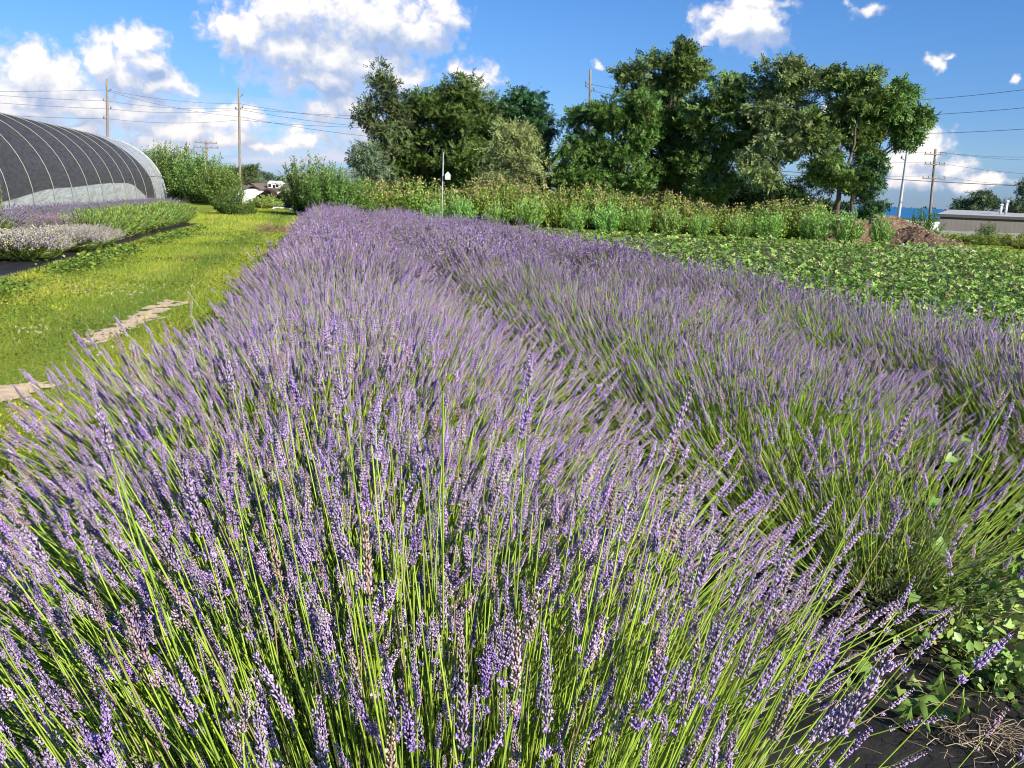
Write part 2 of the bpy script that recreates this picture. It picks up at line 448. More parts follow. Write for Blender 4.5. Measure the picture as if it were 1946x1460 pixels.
# ------------------------------------------------------------------ clouds on the sky dome
def make_clouds():
    global g
    m, gg, out = base_mat('clouds')
    g = gg
    t = g.new('ShaderNodeTexCoord')
    direction = g.vec('NORMALIZE', t.outputs['Object'])
    d0, elev, acc0, p0 = cloud_density(direction, 0.0, 0.0)
    high = g.math('SUBTRACT', acc0, cloud_density(direction, -0.5, 1.8, plain=True))
    d1 = cloud_density(direction, -0.35, 0.80)[0]
    alpha = g.math('MULTIPLY', g.smooth(d0, -0.08, 0.50), g.smooth(elev, -0.3, 1.2))
    lit = g.math('ADD', 0.40, g.math('MULTIPLY', g.math('SUBTRACT', d0, d1), 0.55))
    lit = g.math('ADD', lit, g.math('MULTIPLY', high, 0.62), clamp=True)
    ccol = g.mix(g.smooth(lit, 0.05, 0.95), (0.33, 0.45, 0.70, 1), (1.0, 0.97, 0.94, 1))
    ccol = g.mix(g.smooth(elev, 1.0, 6.0), g.mix(0.20, ccol, (0.92, 0.74, 0.66, 1)), ccol)
    # thin lilac haze streaks low in the sky on the left
    ps = g.new('ShaderNodeSeparateXYZ'); g.put(ps.inputs[0], p0)
    streak = g.smooth(g.noise(g.vec('MULTIPLY', p0, (0.22, 1.0, 1.0)), 1.0, 6, 0.6, 0.5), 0.36, 0.66)
    band = g.math('MULTIPLY', g.smooth(elev, 0.2, 1.6), g.smooth(elev, 6.0, 3.0))
    streak = g.math('MULTIPLY', g.math('MULTIPLY', streak, band), g.smooth(ps.outputs[0], 2.0, -8.0, 0.0, 0.80))
    ccol = g.mix(alpha, (0.74, 0.70, 0.80, 1), ccol)
    alpha = g.math('MAXIMUM', alpha, streak)
    em = g.new('ShaderNodeEmission'); g.put(em.inputs[0], ccol); em.inputs[1].default_value = 0.70
    tp = g.new('ShaderNodeBsdfTransparent')
    mx = g.new('ShaderNodeMixShader')
    g.put(mx.inputs[0], alpha); g.put(mx.inputs[1], tp.outputs[0]); g.put(mx.inputs[2], em.outputs[0])
    g.put(out.inputs[0], mx.outputs[0])
    if hasattr(m, 'cycles'): m.cycles.emission_sampling = 'NONE'
    rad = 3000.0
    az = np.radians(np.linspace(-50, 50, 61)); el = np.radians(np.linspace(-0.3, 24, 25))
    A, E_ = np.meshgrid(az, el)
    V = np.stack([np.sin(A) * np.cos(E_), np.cos(A) * np.cos(E_), np.sin(E_)], -1) * rad
    n, k = A.shape; idx = np.arange(n * k).reshape(n, k)
    Fq = np.stack([idx[:-1, :-1], idx[:-1, 1:], idx[1:, 1:], idx[1:, :-1]], axis=-1).reshape(-1, 4)
    b = MB(); b.add(V.reshape(-1, 3), Fq, (1, 1, 1))
    o = b.build('sky', 'clouds', smooth=True); o.location = (0, 0, CAM_Z)
    tag(o, kind='structure')


make_clouds()


# ------------------------------------------------------------------ ground
def make_ground():
    ys = np.concatenate([np.linspace(-25, 40, 66), np.linspace(41, 120, 80), np.geomspace(122, 1500, 30)])
    xs = np.concatenate([-np.geomspace(900, 45, 24), np.linspace(-44, 44, 89), np.geomspace(45, 900, 24)])
    X, Y = np.meshgrid(xs, ys)
    Z = gz(X, Y) - 0.004
    rng = np.random.default_rng(3)
    n, m = X.shape
    idx = np.arange(n * m).reshape(n, m)
    Fq = np.stack([idx[:-1, :-1], idx[:-1, 1:], idx[1:, 1:], idx[1:, :-1]], axis=-1).reshape(-1, 4)
    b = MB(); b.add(np.stack([X, Y, Z], -1).reshape(-1, 3), Fq, (0.2, 0.2, 0.05))
    tag(b.build('ground', 'ground', smooth=True), kind='structure')


make_ground()


def strip(name, mat, c0, c1, y0, y1, slope, z, n=60, wob=0.06, seed=0, kind='structure', zw=0.0):
    rng = np.random.default_rng(seed)
    ys = np.linspace(y0, y1, n); m = 7
    V = []
    w0 = np.cumsum(rng.normal(0, wob * 0.5, n)) * 0.4; w1 = np.cumsum(rng.normal(0, wob * 0.5, n)) * 0.4
    w0 -= w0.mean(); w1 -= w1.mean()
    for i, y in enumerate(ys):
        for k in range(m):
            t = k / (m - 1)
            V.append((c0 + w0[i] + (c1 + w1[i] - c0 - w0[i]) * t + slope * y, y, gzf(0, y) + z + rng.uniform(0, zw)))
    idx = np.arange(n * m).reshape(n, m)
    Fq = np.stack([idx[:-1, :-1], idx[:-1, 1:], idx[1:, 1:], idx[1:, :-1]], axis=-1).reshape(-1, 4)
    b = MB(); b.add(V, Fq, (.02, .02, .02))
    return tag(b.build(name, mat, smooth=True), kind=kind)


ROW1, ROW2, ROW3 = (0.19, -0.21), (2.03, -0.223), (3.95, -0.275)      # centre lines x = c + s*y
strip('landscape_fabric', 'fabric', -0.35, 5.4, -0.6, 27.5, -0.235, 0.004, 90, 0.03, 1, zw=0.02)
strip('landscape_fabric', 'fabric', -9.5, -4.62, 6, 31.5, -0.2, 0.004, 60, 0.10, 2, zw=0.02)
strip('field_soil', 'field_soil', 5.5, 21, 2, 34.8, -0.235, 0.0035, 60, 0.05, 4)


def soil_patch(mb, cx, cy, rx, ry, ang, z, seed, rough=0.42):
    """one ragged bare spot, added to the soil showing through the turf"""
    rng = np.random.default_rng(seed); n = 90
    th = np.linspace(0, 2 * np.pi, n, endpoint=False)
    r = np.ones(n)
    for k in range(2, 34): r += rough / k ** 1.05 * rng.normal() * np.cos(k * th + rng.uniform(0, 6.28))
    r = np.clip(r, 0.3, 1.9)
    x = rx * r * np.cos(th); y = ry * r * np.sin(th)
    X = cx + x * math.cos(ang) - y * math.sin(ang); Y = cy + x * math.sin(ang) + y * math.cos(ang)
    mb.add([(cx, cy, z)] + [(X[i], Y[i], z) for i in range(n)], [(0, i + 1, (i + 1) % n + 1) for i in range(n)], (.4, .3, .2))


def ground_px(px, py, z=0.0):
    d = _fw + _R * ((px - PW / 2) / F_PX) - _U * ((py - PH / 2) / F_PX)
    return Vector((0, 0, CAM_Z)) + d * ((z - CAM_Z) / d.z)


DIRT = []
_rd = np.random.default_rng(31)
_chain = []
for (x0, y0, x1, y1, n, w) in ((175, 652, 335, 573, 70, .085), (-10, 756, 50, 735, 26, .09), (440, 486, 452, 480, 1, .10)):
    for i in range(n):
        t = (i + .5) / n
        c = ground_px(x0 + (x1 - x0) * t, y0 + (y1 - y0) * t)
        _chain.append((c.x + _rd.normal(0, .075), c.y, w * _rd.uniform(.3, 1.1), _rd.uniform(.05, .15) * max(1, c.y / 9)))
_soil = MB()
for i, (cx, cy, rx, ry) in enumerate(_chain):
    soil_patch(_soil, cx, cy, rx, ry, 0.15 + _rd.normal(0, .25), 0.0015 + 0.00012 * i, 20 + i)
    DIRT.append((cx, cy, rx * 0.8, ry * 0.8))
tag(_soil.build('bare_soil', 'bare_soil'), kind='structure')


# ------------------------------------------------------------------ lavender
def spike_tpl(rng, lod):
    """one flower spike along +Z, unit = metres; returns (verts, faces, colours) of core, calyces and open flowers"""
    L = rng.uniform(0.052, 0.082)
    nw = {0: 10, 1: 8, 2: 4}[lod]
    V, F, C = [], [], []
    zs = np.linspace(0.002, L, nw)

    def core(z0, z1, r):                      # the packed middle of the spike
        k = {0: 5, 1: 4, 2: 3}[lod]; b = len(V)
        for z, rr in ((z0 - .003, .0006), (z0 + .15 * (z1 - z0), r), (z0 + .6 * (z1 - z0), r * .85), (z1 + .004, .0006)):
            for q in range(k):
                a = 2 * math.pi * q / k + z * 90
                V.append(np.array([math.cos(a) * rr, math.sin(a) * rr, z])); C.append(np.array([.34, .27, .40]) * rng.uniform(.75, 1.15))
        for i in range(3):
            for q in range(k):
                p, p2 = b + i * k + q, b + i * k + (q + 1) % k
                F.append((p, p2, p2 + k)); F.append((p, p2 + k, p + k))
    core(0, L, {0: .0036, 1: .0046, 2: .0056}[lod])
    if rng.random() < 0.55 and lod < 2:
        z = -rng.uniform(0.016, 0.028); zs = np.concatenate([[z, z + .004], zs])
        core(z - .001, z + .006, {0: .0034, 1: .0044, 2: .005}[lod])
    for wi, z in enumerate(zs):
        t = max(0, z) / L
        n = {0: 8, 1: 5, 2: 3}[lod]
        if t > 0.85: n = max(3, n - 3)
        prof = (0.80 + 0.45 * math.sin(min(1, t * 1.15) * math.pi)) * (1 - 0.40 * t)
        for k in range(n):
            a = 2 * math.pi * (k + rng.uniform(-.3, .3)) / n + wi * 0.9
            up = rng.uniform(0.8, 1.5) + 0.9 * t
            d = np.array([math.cos(a), math.sin(a), up]); d /= np.linalg.norm(d)
            side = np.cross(d, [0, 0, 1.0]); side /= np.linalg.norm(side); nn = np.cross(side, d)
            ln = {0: 0.0088, 1: 0.0115, 2: 0.018}[lod] * prof * rng.uniform(0.85, 1.15)
            wd = {0: 0.0018, 1: 0.0034, 2: 0.0055}[lod] * rng.uniform(0.85, 1.15)
            r0 = {0: .0024, 1: .0024, 2: .0030}[lod]
            p0 = np.array([math.cos(a) * r0, math.sin(a) * r0, z + rng.uniform(-.0015, .0015)])
            tipp = p0 + d * ln; mid = p0 + d * ln * 0.55
            cb = np.array([0.40, 0.37, 0.36]) * rng.uniform(.8, 1.1)
            cm = np.array([0.42, 0.34, 0.46]) * rng.uniform(.75, 1.15)
            ct = np.array([0.53, 0.43, 0.61]) * rng.uniform(.8, 1.15)
            cv = np.array([0.53, 0.38, 0.80]) * rng.uniform(.85, 1.15)
            if rng.random() < (0.30 if t < 0.6 else 0.10): ct = cv; cm = cm * .5 + cv * .5
            b0 = len(V)
            if lod == 0:
                V += [p0, mid + side * wd, mid - side * wd * .5 + nn * wd * .87, mid - side * wd * .5 - nn * wd * .87, tipp]
                C += [cb, cm, cm, cm, ct]
                F += [(b0, b0 + 1, b0 + 2), (b0, b0 + 2, b0 + 3), (b0, b0 + 3, b0 + 1), (b0 + 4, b0 + 2, b0 + 1), (b0 + 4, b0 + 3, b0 + 2), (b0 + 4, b0 + 1, b0 + 3)]
                if rng.random() < (0.20 if t < 0.6 else 0.05):
                    for q in range(4):
                        aa = rng.uniform(0, 6.28)
                        e = side * math.cos(aa) + nn * math.sin(aa) + d * .3
                        e2 = np.cross(d, e); w = tipp + e * 0.0028; b1 = len(V)
                        V += [tipp - d * 0.001, w + e2 * 0.0017, w - e2 * 0.0017 + d * .0008]
                        C += [cv * .9, cv, cv]; F += [(b1, b1 + 1, b1 + 2)]
            else:
                V += [p0, mid + side * wd, tipp, mid - side * wd]; C += [cb * .5 + cm * .5, cm, ct, cm]
                F += [(b0, b0 + 1, b0 + 2), (b0, b0 + 2, b0 + 3)]
    return np.array(V), np.array(F), np.array(C)


_rs = np.random.default_rng(11)
SPIKES = {l: [spike_tpl(_rs, l) for _ in range(n)] for l, n in ((0, 9), (1, 6), (2, 5))}
LAV_PAL = {'violet': (1.0, 1.0, 1.0), 'pink': (1.15, 0.98, 0.95), 'pale': (1.5, 1.75, 1.08), 'dusky': (0.80, 0.84, 0.86)}


def lav_meshes(seed, n, lod, along=0.6, hs=1.0, pal='violet', sparse=False, lean=(0, 0), bloom=0.86, low=0.10, open_side=False, even=0.0, ssize=1.0):
    """meshes (bloom, stem, foliage) of one lavender bush; local Y runs along the row"""
    rng = np.random.default_rng(seed)
    ct = rng.uniform(low, 1.0, n) ** 0.85                      # cosine of the polar angle: a full dome
    th = np.arccos(np.clip(ct, 0, 1)); ph = rng.uniform(0, 2 * np.pi, n)
    d = np.stack([np.sin(th) * np.cos(ph), np.sin(th) * np.sin(ph) * along, np.cos(th)], -1)
    d[:, 0] += lean[0]; d[:, 1] += lean[1]
    d += rng.normal(0, 0.12, d.shape); d[:, 2] = np.abs(d[:, 2]) + min(0.10, low); d = norm(d)
    if open_side:                        # few stems lean out over the bare fabric at the row's end
        az = np.degrees(np.arctan2(d[:, 1], d[:, 0]))
        bad = (((az > -85) & (az < 0) & (d[:, 2] < .84)) | ((az > -20) & (az < 40) & (d[:, 2] < .55))) & (rng.random(n) < .95)
        d[bad] = d[np.flatnonzero(~bad)[rng.integers(0, int((~bad).sum()), int(bad.sum()))]]
        d = norm(d + rng.normal(0, .05, d.shape))
    P0 = d * np.array([0.33, 0.30, 0.18]) * rng.uniform(0.35, 1.0, (n, 1)); P0[:, 2] += 0.05
    P0[:, 1] += rng.uniform(-.16, .16, n) * (along < 0.9)
    Ln = rng.uniform(0.40 + .15 * even if not sparse else 0.24, 0.60, n) * hs * (0.80 + 0.42 * np.sin(th) ** 2)
    seg = {0: 4, 1: 3, 2: 2}[lod]
    ts = np.linspace(0, 1, seg + 1)
    bend = rng.normal(0, 0.055, (n, 3)); bend[:, 2] = np.abs(bend[:, 2]) + 0.03 + 0.11 * np.sin(th) ** 2
    pts = P0[:, None, :] + d[:, None, :] * (Ln[:, None] * ts[None])[..., None] + bend[:, None, :] * (ts ** 2)[None, :, None]
    tang = norm(pts[:, -1] - pts[:, -2] + bend * 0.3)
    # stems
    sb = MB()
    rad = {0: 0.0016, 1: 0.0019, 2: 0.0026}[lod] * rng.uniform(0.8, 1.2, n)
    k = 3
    fr = frames(d, rng)
    ang = np.arange(k) * 2 * np.pi / k
    ring = fr[:, None, :, 0] * np.cos(ang)[None, :, None] + fr[:, None, :, 1] * np.sin(ang)[None, :, None]
    V = pts[:, :, None, :] + ring[:, None] * (rad[:, None] * (1.1 - 0.35 * ts)[None])[:, :, None, None]
    per = (seg + 1) * k
    Fq = [(i * k + j, i * k + (j + 1) % k, (i + 1) * k + (j + 1) % k, (i + 1) * k + j) for i in range(seg) for j in range(k)]
    Fk = np.array(Fq)[None] + (np.arange(n) * per)[:, None, None]
    sc = (np.array([0.35, 0.52, 0.066]) * (1.0, 0.75, 0.66)[lod])[None] * rng.uniform(0.65, 1.2, (n, 1)) + rng.normal(0, 0.012, (n, 3))
    dry = rng.random(n) < 0.04; sc[dry] = np.array([0.36, 0.30, 0.15])
    sc = np.clip(sc, 0.01, 1)
    grad = (0.55 + 0.45 * np.clip(ts * 1.4, 0, 1))
    Cc = np.broadcast_to(sc[:, None, None, :], V.shape)
    sb.add(V.reshape(-1, 3), Fk.reshape(-1, 4), Cc.reshape(-1, 3))
    # narrow leaves along the stems, near the bottom
    if lod < 2:
        m = int(n * (2.2 if lod == 0 else 1.0))
        i = rng.integers(0, n, m); t = rng.uniform(0.0, 0.5, m)
        p = P0[i] + d[i] * (Ln[i] * t)[:, None] + bend[i] * (t ** 2)[:, None]
        ld = norm(d[i] + rng.normal(0, 0.38, (m, 3)))
        leaf = (np.array([(0, 0, 0), (0.0022, 0, 0.02), (0, 0, 0.048), (-0.0022, 0, 0.02)]), np.array([(0, 1, 2), (0, 2, 3)]), np.ones((4, 3)))
        lc = np.array([0.21, 0.32, 0.06])[None] * rng.uniform(0.6, 1.15, (m, 1))
        sb.stamp(leaf, frames(ld, rng) * rng.uniform(0.7, 1.4, (m, 1, 1)), p, lc)
    # bloom
    bb = MB()
    which = rng.integers(0, len(SPIKES[lod]), n)
    keep = rng.random(n) < bloom
    tip = pts[:, -1]
    tone = np.clip(rng.normal(1.0, 0.12, (n, 1)), 0.7, 1.3) * np.array(LAV_PAL[pal])[None]
    grey = rng.random(n) < 0.14
    tone[grey] *= np.array([1.05, 1.10, 0.75])
    tone *= {0: np.array([1.10, 1.07, 1.05]), 1: np.array([1.08, 1.00, 1.06]), 2: np.array([1.04, .95, 1.06])}[lod] if pal == 'violet' else 1.0
    spent = rng.random(n) < 0.06; tone[spent] *= np.array([1.0, .95, .70])
    vio = rng.random(n) < 0.15
    tone[vio] *= np.array([0.92, 0.82, 1.15])
    size = ssize * rng.uniform(0.78, 1.22, n) * {0: 1.0, 1: 1.05, 2: 1.18}[lod]
    small = rng.random(n) < 0.14; size[small] *= 0.6
    axis = norm(tang + rng.normal(0, 0.10, (n, 3)))
    fr = frames(axis, rng)
    for w in range(len(SPIKES[lod])):
        s = (which == w) & keep
        bb.stamp(SPIKES[lod][w], fr[s] * (size[s][:, None] * np.array([[(.78, .98, 1.08)[lod], (.78, .98, 1.08)[lod], 1.06]]))[:, None, :], tip[s] - axis[s] * 0.004, tone[s])
    # foliage mound of narrow grey-green leaves
    fb = MB()
    m = {0: 2600, 1: 1300, 2: 420}[lod] * (2 if sparse else 1)
    u = norm(rng.normal(0, 1, (m, 3))); u[:, 2] = np.abs(u[:, 2])
    p = u * np.array([0.34, 0.40 if along < .9 else .34, 0.30]) * rng.uniform(0.45, 1.05, (m, 1)); p[:, 2] += 0.01
    if sparse: p *= np.array([1.15, 1.15, 1.55])
    ld = norm(u + rng.normal(0, 0.5, (m, 3)) + np.array([0, 0, 0.5]))
    w = {0: 0.0026, 1: 0.0036, 2: 0.009}[lod]; l = {0: 0.045, 1: 0.05, 2: 0.085}[lod]
    leaf = (np.array([(0, 0, 0), (w, 0, l * .45), (0, 0.004, l), (-w, 0, l * .45)]), np.array([(0, 1, 2), (0, 2, 3)]), np.ones((4, 3)))
    base = np.array([0.075, 0.115, 0.040]) if not sparse else np.array([0.17, 0.21, 0.115])  # dense mounds coloured darker, standing in for the deep shade between stems
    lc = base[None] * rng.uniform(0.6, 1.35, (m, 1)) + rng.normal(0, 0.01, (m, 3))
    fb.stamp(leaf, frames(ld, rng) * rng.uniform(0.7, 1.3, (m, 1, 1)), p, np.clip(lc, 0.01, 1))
    for q in range(26 if lod == 0 else (10 if lod == 1 else 0)):      # woody stems inside the mound
        a = rng.uniform(0, 6.28); e = np.array([math.cos(a) * .24, math.sin(a) * .24, rng.uniform(.12, .3)])
        fb.tube([(0, 0, -0.02), e * .5 + rng.normal(0, .02, 3), e], [0.006, 0.004, 0.002], 4, (0.12, 0.09, 0.06))
    return bb.mesh('bloom', 'petal'), sb.mesh('stem', 'stem'), fb.mesh('foliage', 'leaf')


LAV = {}


def lav_proto(key, **kw): LAV[key] = lav_meshes(**kw)


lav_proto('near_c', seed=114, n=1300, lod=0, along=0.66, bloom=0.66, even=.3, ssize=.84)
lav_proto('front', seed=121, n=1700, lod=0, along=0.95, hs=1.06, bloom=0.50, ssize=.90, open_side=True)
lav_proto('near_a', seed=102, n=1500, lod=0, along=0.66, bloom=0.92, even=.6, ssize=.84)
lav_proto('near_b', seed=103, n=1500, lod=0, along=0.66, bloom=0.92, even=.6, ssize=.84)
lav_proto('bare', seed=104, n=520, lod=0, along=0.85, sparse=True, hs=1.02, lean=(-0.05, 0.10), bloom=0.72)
lav_proto('mid_a', seed=105, n=1200, lod=1, bloom=0.95, even=.75, ssize=.84)
lav_proto('mid_b', seed=106, n=1150, lod=1, bloom=0.93, even=.75, ssize=.84)
lav_proto('mid_c', seed=107, n=1000, lod=1, hs=0.95, bloom=0.70, even=.4, ssize=.84)
lav_proto('far_a', seed=108, n=980, lod=2, bloom=.97, even=.75, ssize=.9)
lav_proto('far_b', seed=109, n=940, lod=2, bloom=.97, even=.75, ssize=.9)
lav_proto('far_c', seed=113, n=760, lod=2, bloom=.78, even=.4)
lav_proto('far_dusky', seed=110, n=620, lod=2, pal='dusky', along=0.8)
lav_proto('far_pink', seed=111, n=800, lod=2, pal='pink', along=1.0, hs=0.62, low=0.0)
lav_proto('far_pale', seed=112, n=1300, lod=2, pal='pale', along=1.0, hs=0.34, low=0.0)


def lavender(key, x, y, rz, sc, label, group=None, z=None):
    o = thing('lavender_bush', label, 'lavender', (x, y, gzf(x, y) if z is None else z), group, rz)
    o.scale = (sc, sc, sc) if not isinstance(sc, tuple) else sc
    for nm, me in zip(('bloom', 'stem', 'foliage'), LAV[key]):
        c = bpy.data.objects.new(nm, me); COL.objects.link(c); c.parent = o
    return o


rnd = random.Random(5)


def row(c, s, y0, y1, step, label, group, near_keys=None, ends=None, green=False):
    y = y0; i = 0
    while y < y1:
        x = c + s * y + rnd.uniform(-.05, .05) - (.10 if c < 1 and 1.4 < y < 4 else 0)
        dist = math.hypot(x, y)
        if near_keys and i < len(near_keys): key = near_keys[i]
        elif green and rnd.random() < .6: key = 'near_c' if dist < 6.5 else ('mid_c' if dist < 9.5 else 'far_c')
        elif dist < 6.8: key = rnd.choice(('near_a', 'near_b'))
        elif dist < 9.5: key = rnd.choice(('mid_a', 'mid_b', 'mid_a', 'mid_b', 'mid_c'))
        else: key = rnd.choice(('far_a', 'far_b'))
        rz = math.atan(-s) + (0 if near_keys and i == 0 else rnd.choice((0, math.pi))) + rnd.uniform(-.15, .15)
        sc = rnd.uniform(0.94, 1.07); wx = 1.0 if dist < 1.4 else (1.20 if dist < 4.0 else (.95 if dist < 9 else .90))
        lb = (ends or {}).get(i, label)
        lavender(key, x, y, rz, (sc * wx, sc, sc * rnd.uniform(0.95, 1.05)), lb, group)
        y += step * rnd.uniform(0.93, 1.07) * (1 if dist < 9.5 else 1.08); i += 1


row(*ROW1, 1.12, 25.5, 0.70, 'full violet lavender bush in the long row beside the grass path', 'lavender bushes in the row along the grass path', ['front', 'near_a', 'near_b'],
    {0: 'nearest lavender bush, big dome of violet spikes filling the foreground'})
row(*ROW2, 3.15, 25.5, 0.74, 'violet lavender bush in the middle row between two other lavender rows', 'lavender bushes in the middle row', ['bare', 'near_b'],
    {0: 'thin lavender bush with bare grey foliage at its base beside black fabric and weeds'}, True)
row(*ROW3, 3.7, 20.5, 0.76, 'dark violet lavender bush in the outer row next to the strawberry leaves', 'lavender bushes in the outer row by the strawberry patch', green=True)
# left bed beside the tunnel
for i in range(19):
    y = 21.5 + i * 1.12
    lavender('far_dusky', -7.75 - 0.205 * y + rnd.uniform(-.1, .1), y, 0.2 + rnd.choice((0, math.pi)), (1.15, 1.15, rnd.uniform(.70, .80)),
             'dusky violet lavender bush in the row between the greenhouse tunnel and the green herbs', 'lavender bushes along the greenhouse tunnel')
for x, y, sc, lb in ((-10.55, 17.6, 1.25, 'green stemmed lavender bush at the left edge behind the whitish clumps'), (-11.5, 18.6, 1.2, 'second green stemmed lavender bush at the left edge, nearer the tunnel')):
    lavender('far_dusky', x, y, 0.2, (sc, sc, sc * .8), lb, 'lavender bushes at the near end of the tunnel')
for x, y, sc, lb in ((-10.05, 20.2, 1.15, 'pinkish mauve flower clump behind the whitish clumps'), (-10.9, 21.0, 1.1, 'pinkish mauve flower clump nearest the tunnel film')):
    lavender('far_pink', x, y, 0.4, (sc, sc, sc * .8), lb, 'pink flowered clumps')
for x, y, sc, lb in ((-8.50, 15.3, 1.25, 'whitish flowering clump at the left frame edge above the black strip'), (-8.80, 17.6, 1.2, 'whitish flowering clump beside the strip, between its two fellows'),
                     (-9.20, 19.2, 1.1, 'farthest whitish flowering clump, next to the bright green herbs'), (-9.3, 16.6, 1.1, 'whitish flowering clump set back behind the front ones')):
    o = lavender('far_pale', x, y, 0.4, (sc * 1.3, sc * 1.3, sc * .74), lb, 'whitish flowering clumps')
    o.name = 'flowering_clump'; o['category'] = 'flower clump'


# ------------------------------------------------------------------ leafy plants
def quad_leaf(l, w, bendz=0.0):
    return (np.array([(0, 0, 0), (w / 2, bendz * .5, l * .45), (0, bendz, l), (-w / 2, bendz * .5, l * .45)]), np.array([(0, 1, 2), (0, 2, 3)]), np.ones((4, 3)))


def spray(nl, l, w, seed):
    """a drooping leafy twig end: nl leaflets along a short stalk"""
    rng = np.random.default_rng(seed)
    V, F = [], []
    for k in range(nl):
        t = (k + 0.5) / nl
        p = np.array([0, 0.10 * t * t * l * 4, t * l])
        a = (1 if k % 2 else -1) * rng.uniform(0.5, 1.1)
        d = np.array([math.sin(a), rng.uniform(-.2, .45), math.cos(a)]); d /= np.linalg.norm(d)
        sd_ = np.cross(d, [0, 1.0, rng.uniform(-.4, .4)]); sd_ /= np.linalg.norm(sd_)
        ll = l * 0.52 * rng.uniform(.8, 1.2); b = len(V)
        V += [p, p + d * ll * .5 + sd_ * w / 2, p + d * ll, p + d * ll * .5 - sd_ * w / 2]
        F += [(b, b + 1, b + 2), (b, b + 2, b + 3)]
    return np.array(V), np.array(F), np.ones((len(V), 3))


SPRAYS = [spray(8, 0.30, 0.070, k) for k in range(3)]
SPRAYS_FINE = [spray(7, 0.36, 0.05, 10 + k) for k in range(3)]
SPRAYS_BUSH = [spray(6, 0.20, 0.065, 20 + k) for k in range(3)]


def limb(mb, p0, p1, r0, r1, rng, n=6, wob=0.06, sides=5, c=(0.12, 0.10, 0.08)):
    p0, p1 = np.asarray(p0, float), np.asarray(p1, float)
    L = np.linalg.norm(p1 - p0); ts = np.linspace(0, 1, n)
    pts = p0 + (p1 - p0) * ts[:, None]
    off = rng.normal(0, wob * L, (n, 3)) * np.sin(ts * math.pi)[:, None]
    off = (off + np.roll(off, 1, 0)) / 2; off[0] = off[-1] = 0
    pts = pts + off
    mb.tube(pts, r0 + (r1 - r0) * ts, sides, np.array(c) * rng.uniform(.85, 1.15))
    return pts


def tree(label, base_px, Y, lobes, col, seed, trunk_r=0.16, stems=1, group=None, name='leafy_tree', fine=False, density=1.0, bark=(0.14, 0.115, 0.09), droop=0.0, fork=0.45, sprays=None, clump=1.0, zoff=0.0):
    """lobes: (px, py, half width, half height) of the crown's masses in the photograph, all near distance Y"""
    rng = np.random.default_rng(seed)
    b = at(base_px, 380, Y); bz = gzf(b.x, Y) + zoff
    t = thing(name, label, 'tree', (b.x, Y, bz), group)
    org = np.array([b.x, Y, bz])
    LB = []
    for (px, py, rx, ry) in lobes:
        dy = rng.uniform(-1.0, 1.0) * rx * Y / F_PX * 0.7
        c = at(px, py + .06 * ry + 3, Y + dy)
        LB.append((np.array(c) - org, rx * .99 * Y / F_PX, ry * .93 * Y / F_PX))
    wood = MB(); cm = MB()
    allc = np.mean([l[0] for l in LB], axis=0)
    forkp = np.array([allc[0] * 0.35, allc[1] * .3, allc[2] * fork])
    roots = []
    for sidx in range(stems):
        o = np.array([rng.uniform(-.5, .5), rng.uniform(-.4, .4), 0.0]) if stems > 1 else np.zeros(3)
        fp = forkp + (rng.normal(0, .35, 3) if stems > 1 else 0)
        limb(wood, o + [0, 0, -0.2], fp, trunk_r, trunk_r * .62, rng, 8, 0.03, 8, bark); roots.append(fp)
    spr = sprays or (SPRAYS_FINE if fine else SPRAYS)
    for li, (c, rx, rz) in enumerate(LB):
        r0 = roots[li % len(roots)]
        limb(wood, r0, c - [0, 0, rz * .35], trunk_r * .5, trunk_r * .2, rng, 7, 0.05, 6, bark)
        ncl = max(6, int(11 * density * (rx * rx * rz) ** 0.55 / clump))
        u = norm(rng.normal(0, 1, (ncl, 3))) * (rng.uniform(0.25, 1.0, (ncl, 1)) ** 0.45)
        cc = c + u * np.array([rx, rx * 0.85, rz])
        for q in cc[: max(4, ncl // 3)]:
            limb(wood, c - [0, 0, rz * .3], q, trunk_r * .17, 0.012, rng, 5, 0.06, 4, bark)
        for q in cc:
            cr = rng.uniform(0.42, 0.85) * clump
            m = int(74 * density * (0.7 + 0.3 * rng.random()))
            v = norm(rng.normal(0, 1, (m, 3))) * (rng.uniform(0, 1, (m, 1)) ** 0.5)
            p = q + v * np.array([cr, cr, cr * 0.62])
            if droop: p[:, 2] -= droop * (np.abs(v[:, 0]) + np.abs(v[:, 1])) * rng.uniform(0, 1, m)
            d = norm(v * np.array([.8, .8, .4]) + rng.normal(0, .65, (m, 3)) + np.array([0, 0, -0.15 - droop]))
            tone = np.array(col)[None] * (rng.uniform(0.75, 1.25) * rng.uniform(0.7, 1.3, (m, 1))) * (1 + rng.normal(0, .07, (m, 3)))
            w = rng.integers(0, len(spr), m)
            Fm = frames(d, rng) * rng.uniform(0.75, 1.3, (m, 1, 1))
            for k in range(len(spr)):
                s_ = w == k
                cm.stamp(spr[k], Fm[s_], p[s_], np.clip(tone[s_], 0.005, 1))
    wood.build('trunk', 'bark', t, smooth=True)
    cm.build('crown', 'tree_leaf', t)
    return t


